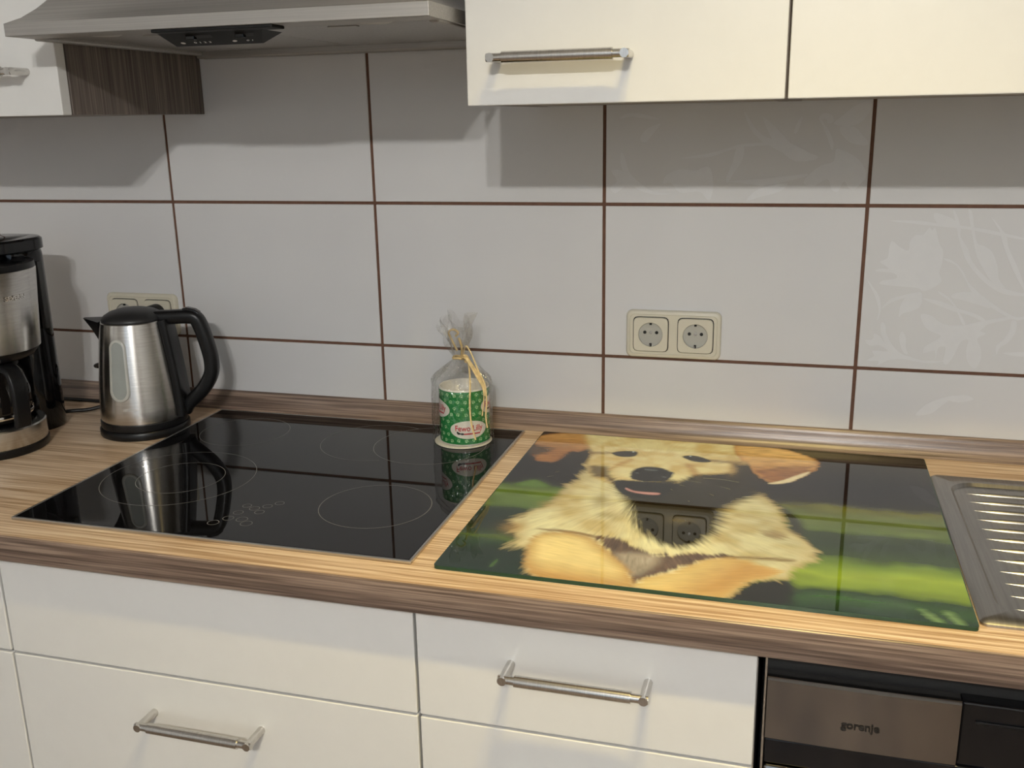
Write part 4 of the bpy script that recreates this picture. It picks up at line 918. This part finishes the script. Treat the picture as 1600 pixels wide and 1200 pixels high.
# ------------------------------------------------------------------ sockets
def socket(cx, cz, label):
    t = thing('double_socket', label, 'socket', (cx, -.0003, cz), 'double wall sockets on the tiled wall')
    bm = new()
    loft(bm, [[(cx+u, y, cz+v) for u, v in rrect(w, h, r, 6)] for w, h, r, y in ((.1510, .0775, .010, -.0003), (.1510, .0775, .010, -.0045), (.1470, .0735, .009, -.0075), (.1390, .0655, .008, -.0085), (.1370, .0635, .007, -.0072))], True, True, True)
    finish('cover_frame', bm, 'socket', t, 35)
    for s in (-1, 1):
        x = cx+s*.0355; n = 56
        ang = [2*math.pi*(k_+.5)/64 for k_ in range(64)]
        sq = [(.0275*math.cos(a)/(abs(math.cos(a))**9+abs(math.sin(a))**9)**(1/9), .0275*math.sin(a)/(abs(math.cos(a))**9+abs(math.sin(a))**9)**(1/9)) for a in ang]
        ci = lambda r: [(r*math.cos(a), r*math.sin(a)) for a in ang]
        bm = new()
        loft(bm, [[(x+u*k, y, cz+v*k) for u, v in q] for q, k, y in ((sq, 1, -.0070), (sq, 1, -.0105), (sq, .975, -.0115), (ci(.0198), 1, -.0115), (ci(.0193), 1, -.0108))])
        ins = finish('socket_insert', bm, 'socket', t, 30)
        bm = new(); loft(bm, [[(x+u, y, cz+v) for u, v in ci(r)] for r, y in ((.0194, -.0112), (.0190, -.0076))], True, False, True); finish('socket_well', bm, 'socketwell', ins, 40)
        bm = new()   # dark joint round the insert
        loft(bm, [[(x+u*k, -.00735, cz+v*k) for u, v in sq] for k in (1.0, 1.045)]); finish('joint', bm, 'hole', ins, 0)
        for h in (-.0095, .0095):
            bm = new(); cyl(bm, (x+h, -.0075, cz+.003), (x+h, -.0079, cz+.003), .0027, 20); finish('pin_hole', bm, 'hole', ins)
        bm = new(); cyl(bm, (x, -.0075, cz+.003), (x, -.0085, cz+.003), .0024, 16); finish('centre_screw', bm, 'chrome', ins)
        for h in (-1, 1):
            bm = new(); e_ = .0026 if h < 0 else .0012
            box(bm, x-.0018, x+.0018, -.0113, -.0077, cz+h*.0172-e_, cz+h*.0172+e_, .0003); finish('earth_clip', bm, 'hole', ins)
            if h < 0:
                bm = new(); box(bm, x-.0013, x-.0003, -.0118, -.0114, cz-.0192, cz-.0160, .0001); finish('earth_contact', bm, 'chrome', ins)
    return t
socket(.7638, .1732, 'ivory double wall socket with both outlets free above the puppy board')
socket(-.2247, .1715, 'ivory double wall socket partly hidden behind the steel kettle')
# plug and cords
pg = thing('plug_with_cord', 'black plug and cord of the coffee machine looping behind the kettle', 'power cord', (-.1892, -.012, .1745))
bm = new(); lathe_pts = [(.0185, -.0118), (.0185, -.030), (.0150, -.038), (.0065, -.046), (.0045, -.056)]
loft(bm, [[(-.1892+r*math.cos(a), y, .1745+r*math.sin(a)) for a in [2*math.pi*i/32 for i in range(32)]] for r, y in lathe_pts], True, True, True); finish('plug', bm, 'black', pg, 40)
bm = new(); tube(bm, [tuple(p) for p in spline([(-.1892, -.050, .1745), (-.190, -.062, .150), (-.192, -.055, .090), (-.200, -.040, .060), (-.240, -.034, .058), (-.2800, -.040, .072), (-.300, -.060, .080), (-.275, -.075, .088), (-.245, -.070, .078), (-.236, -.060, .050), (-.250, -.070, .022), (-.285, -.100, .010), (-.315, -.122, .010), (-.335, -.1365, .010)], 8)], .0034, 8); finish('cord', bm, 'black', pg, 60)
kc = thing('kettle_cord', 'black cord lying flat along the upstand behind the kettle', 'power cord', (-.2, -.04, .0038))
bm = new(); tube(bm, [tuple(p) for p in spline([(-.120, -.081, .0042), (-.135, -.060, .0040), (-.18, -.042, .0038), (-.26, -.040, .0038), (-.36, -.036, .0038), (-.50, -.040, .0038)], 8)], .0034, 8); finish('cord', bm, 'black', kc, 60)

# ------------------------------------------------------------------ ceiling spots (the room's lamps)
for i, (x, y, w) in enumerate(SPOTS):
    where = ('left lamp of the ceiling pair nearest the wall cabinets', 'right lamp of the ceiling pair nearest the wall cabinets', 'left lamp of the ceiling pair deeper in the room', 'right lamp of the ceiling pair deeper in the room')[i]
    t = thing('ceiling_lamp', 'round white ceiling spot, '+where, 'lamp', (x, y, CEIL-.03), 'ceiling spots')
    bm = new(); loft(bm, [[(x+r*math.cos(a), y+r*math.sin(a), CEIL-z) for a in [2*math.pi*k/32 for k in range(32)]] for r, z in ((.050, .0005), (.050, .012), (.042, .030), (.034, .030), (.032, .018))], True, True, True); finish('housing', bm, 'white', t, 40)
    bm = new(); lathe(bm, (x, y, CEIL-.036), [(.010, 0), (.026, .006), (.030, .015)], 32); finish('bulb', bm, 'bulb', t, 50)

# ------------------------------------------------------------------ move the build frame up so that the floor is z=0
bpy.context.view_layer.update()
for o in list(bpy.data.objects):
    if o.parent is None: o.location.z += UP
bpy.context.view_layer.update()
